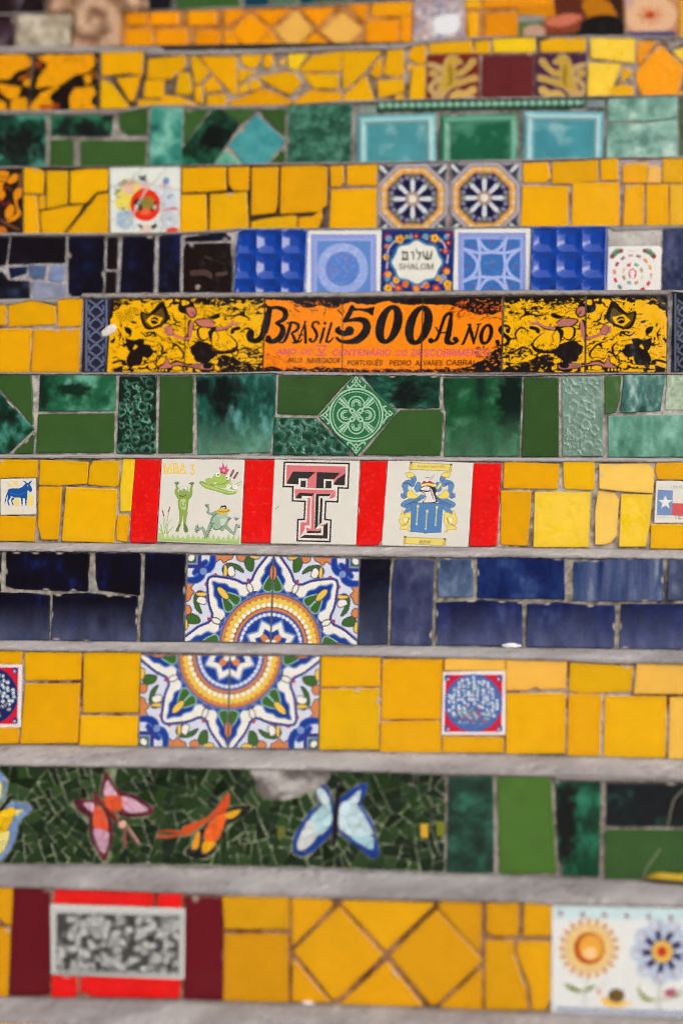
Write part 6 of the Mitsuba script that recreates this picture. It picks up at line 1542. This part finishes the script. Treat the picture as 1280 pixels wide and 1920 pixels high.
L = [(el(1035, 110, 200, 150), (222, 178, 140)), (el(1035, 110, 175, 130), (228, 188, 152))] + [(st([(1035 + 60 * math.cos(a), 110 + 45 * math.sin(a)), (1035 + 180 * math.cos(a), 110 + 135 * math.sin(a))], [3, 6]), (206, 150, 110)) for a in np.linspace(0, 6.28, 25)] + [(st([(1035 - 90 * math.cos(a), 110 - 70 * math.sin(a)), (1035 + 90 * math.cos(a), 110 + 70 * math.sin(a))], [5, 14, 5] if False else 8), (196, 100, 40)) for a in (0, .8, 1.57, 2.4)] + [(el(1035, 108, 36, 28), (180, 70, 20)), (sm('842,-110 940,-110 900,40 860,60'), (200, 160, 150)), (sm('845,240 1235,235 1235,300 845,300'), (70, 60, 110))]
paint(f[1], L)
def carve(seed, pal, c):
    def h(X, Y):
        a = fbm(np.c_[X / 90, Y / 80, X * 0 + seed], seed, 4)
        rr = np.hypot(X - 690, Y - 160); th_ = np.arctan2(Y - 160, X - 690)
        sp = .5 + .5 * np.cos(rr / 28 - th_ * 1.0)
        return (a * .5 + sp * .5 * (seed == 3) + .3 * (seed != 3) * a) * .015
    def cf(X, Y, pts):
        t = np.clip((h(X, Y) / .015 - .25) / .5, 0, 1)[:, None]; b = fbm(np.c_[X / 30, Y / 30, X * 0], seed + 7, 3)[:, None]
        return (lin(pal[0]) * (1 - t) + lin(pal[1]) * t) * (.7 + .6 * b)
    return cf, h
cf, hf = carve(3, ((128, 92, 66), (196, 162, 134)), 0)
k_, _ = tile(r, r.px(0, [(345, -60), (1090, -60), (1092, 55), (890, 95), (872, 440), (522, 440), (560, 130), (540, 100), (345, 100)]), (180, 140, 110), name='carved_stone', c=0, cfn=cf, hfn=hf, space=.003, th=.02, bsdf='rough_stone', amp=.003, bevel=.006, jit=False)
labels[k_] = {'label': 'brown carved stone block with a spiral scroll'}
cf, hf = carve(5, ((150, 138, 118), (206, 198, 180)), 0)
k_, _ = tile(r, r.px(0, [(118, 128), (150, 112), (535, 105), (548, 150), (515, 210), (512, 440), (100, 440)]), (190, 180, 160), name='carved_stone', c=0, cfn=cf, hfn=hf, space=.003, th=.024, bsdf='rough_stone', amp=.003, bevel=.006, jit=False)
labels[k_] = {'label': 'pale weathered stone block beside the carved stone'}
f = mtile(r, 0, '-120,-60 185,-60 110,120 95,440 -120,440', ((28, 20, 24), (60, 40, 52), (110, 100, 110)), 120, sx=200, sy=160, space=.006)
note(f, 'dark purple and black stone piece in the top left corner')
f = mtile(r, 0, '200,-60 335,-60 335,98 150,104', ((20, 14, 18), (26, 18, 22), (34, 26, 30)), 121, space=.008)
r = ROWS[0]
for i, (x0, x1, pal) in enumerate([(-20, 70, (30, 40, 36)), (75, 160, (40, 70, 40)), (165, 262, (26, 36, 50)), (267, 325, (20, 22, 30)), (330, 452, (54, 92, 44)), (456, 506, (10, 60, 80)), (510, 558, (80, 110, 90)), (562, 592, (16, 70, 70)), (596, 660, (70, 90, 60)), (664, 760, (20, 60, 80)), (764, 860, (50, 92, 50)), (864, 960, (20, 40, 90)), (964, 1080, (50, 92, 50)), (1084, 1180, (20, 60, 70)), (1184, 1290, (60, 100, 50))]):
    tile(r, [[x0 + 2, -86 - x0 * .012], [x1 - 2, -86 - x1 * .012], [x1 - 2, 40], [x0 + 2, 40]], pal, space=.008, bsdf='glaze')
# ---------------------------------------------------------------- the place around: pavement, houses, litter
def sheet(key, xs, ys, z, bsdf, col=None):
    X, Y = np.meshgrid(xs, ys); n = X.size
    ii = np.arange(n).reshape(X.shape)
    a, b, c, d = ii[:-1, :-1].ravel(), ii[:-1, 1:].ravel(), ii[1:, 1:].ravel(), ii[1:, :-1].ravel()
    scene[key] = mikit.ply((np.c_[X.ravel(), Y.ravel(), np.full(n, z)], np.vstack([np.c_[a, b, c], np.c_[a, c, d]])), bsdf, color=None if col is None else np.broadcast_to(col, (n, 3)))
sheet('pavement', np.linspace(-60, 60, 9), np.linspace(-90, 30, 9), 0.0, 'concrete')
labels['pavement'] = {'kind': 'structure'}

def crumb(key, u, v, k, size, col, seed, flat=.32):
    """A little lump lying on the tread in front of riser k."""
    m = trimesh.creation.icosphere(subdivisions=2)
    n = fbm(m.vertices * 2.6 + seed, seed, 3)[:, None]
    w = m.vertices * (0.45 + 1.2 * n) * np.array([size, size * .7, size * flat])
    p = unproject([[u, v]], depth(k) - TH - size * .8)[0]
    w = w + [p[0], p[1], p[2] + size * flat * .5]
    return put(key, w, m.faces, 'rough_stone', lin(col) * np.ones((len(w), 3)), smooth=True)
for (u, v, k, s, lab) in ((958, 1214, 9, .014, 'white plaster crumb at the foot of the navy riser'), (577, 1884, 12, .009, 'white plaster crumb at the foot of the lowest yellow riser')):
    key = crumb('plaster_crumb', u, v, k, s, (228, 226, 226), int(u))
    labels[key] = {'label': lab, 'category': 'crumb'}

# a strip of banana peel on the tread at the right
p0, p1 = unproject([[1203, 1654]], depth(11) - .030)[0], unproject([[1420, 1668]], depth(11) - .050)[0]
ts = np.linspace(0, 1, 26); ang = np.linspace(0, 2 * math.pi, 13)[:-1]
V = []
for t in ts:
    c_ = p0 + (p1 - p0) * t
    c_ = c_ + [0, -.022 * math.sin(t * math.pi), .004 + .004 * math.sin(t * 5)]
    wd = .0165 * (min(1, t * 5 + .22)) * (1 - .25 * t) * (.95 + .1 * math.sin(t * 17))
    for a in ang:
        rr = 1 + .25 * math.cos(2 * a + t * 3)
        V.append(c_ + np.array([0, -math.cos(a) * wd * rr, math.sin(a) * wd * .42 * rr + wd * .34]))
V = np.array(V); na = len(ang)
F = [[i * na + j, i * na + (j + 1) % na, (i + 1) * na + (j + 1) % na] for i in range(len(ts) - 1) for j in range(na)] + [[i * na + j, (i + 1) * na + (j + 1) % na, (i + 1) * na + j] for i in range(len(ts) - 1) for j in range(na)]
F += [[0, j, j + 1] for j in range(1, na - 1)] + [[(len(ts) - 1) * na, (len(ts) - 1) * na + j + 1, (len(ts) - 1) * na + j] for j in range(1, na - 1)]
col = np.array([lin((200, 164, 40)) * (.75 + .5 * meshkit.noise(v * 60)) for v in V])
col[:2 * na] = lin((130, 96, 30))
col[np.arange(len(V)) % na > 6] *= .8
key = put('banana_peel', V, np.array(F), 'satin_glaze', col, smooth=True)
labels[key] = {'label': 'strip of yellow banana peel lying on the grey tread at the right edge', 'category': 'peel'}

# houses outside the picture, put there only to be reflected in the glaze
def house(key, x0, x1, y0, y1, h, col, lab, side):
    m = trimesh.creation.box(bounds=[[x0, y0, 0], [x1, y1, h]])
    put(f'{key}__wall', m.vertices, m.faces, 'plaster', lin(col) * np.ones((len(m.vertices), 3)))
    m = trimesh.creation.box(bounds=[[x0 - .3, y0 - .3, h + .002], [x1 + .3, y1 + .3, h + .25]])
    put(f'{key}__roof', m.vertices, m.faces, 'plaster', lin((120, 70, 50)) * np.ones((len(m.vertices), 3)))
    for i in range(3):
        for zf in (.9, 4.0):
            if zf + 1.5 > h: continue
            if side == 'x1': b = [[x1 + .002, y0 + (i + .25) * (y1 - y0) / 3, zf], [x1 + .05, y0 + (i + .65) * (y1 - y0) / 3, zf + 1.4]]
            elif side == 'x0': b = [[x0 - .05, y0 + (i + .25) * (y1 - y0) / 3, zf], [x0 - .002, y0 + (i + .65) * (y1 - y0) / 3, zf + 1.4]]
            else: b = [[x0 + (i + .25) * (x1 - x0) / 3, y1 + .002, zf], [x0 + (i + .65) * (x1 - x0) / 3, y1 + .05, zf + 1.4]]
            m = trimesh.creation.box(bounds=b)
            put(f'{key}__window', m.vertices, m.faces, 'glaze', lin((40, 46, 54)) * np.ones((len(m.vertices), 3)))
    labels[key] = {'label': lab, 'category': 'house'}
house('alley_house', -16, -4.9, -9, 16, 7.0, (96, 70, 62), 'unseen dark red plastered house beside the steps on the left', 'x1')
house('end_house', -22, -5.3, -22, -10, 8.0, (70, 66, 64), 'unseen grey house across the lane behind the viewer', 'y1')

DESC = {0: 'green and blue tiled step at the very top, mostly above the frame', 1: 'step with yellow diamonds, carved stones and painted tiles, second from the top', 2: 'step of broken yellow tiles with two raised gold lions on dark tiles',
        3: 'green step with three framed turquoise and green tiles under a bead strip', 4: 'yellow step with two octagon rosette tiles and a cracked picture tile', 5: 'navy step with the SHALOM tile between blue lace tiles',
        6: 'step with the orange and yellow panel lettered BRASiL 500 ANOS', 7: 'green step with a raised diamond medallion in its middle', 8: 'yellow and red step with frogs, a double T and a coat of arms',
        9: 'navy step carrying the upper half of the floral medallion', 10: 'yellow step carrying the lower half of the floral medallion', 11: 'dark green mosaic step with four butterflies', 12: 'step of large yellow diamonds with a red framed grey picture tile and a flower tile',
        13: 'grey cement step at the bottom edge, only its tread showing', 14: 'green step below the frame', 15: 'yellow step below the frame, on the pavement'}
for k, row in ROWS.items():
    labels[row.key] = {'label': DESC[k], 'category': 'step', 'group': 'tiled steps of the staircase'}
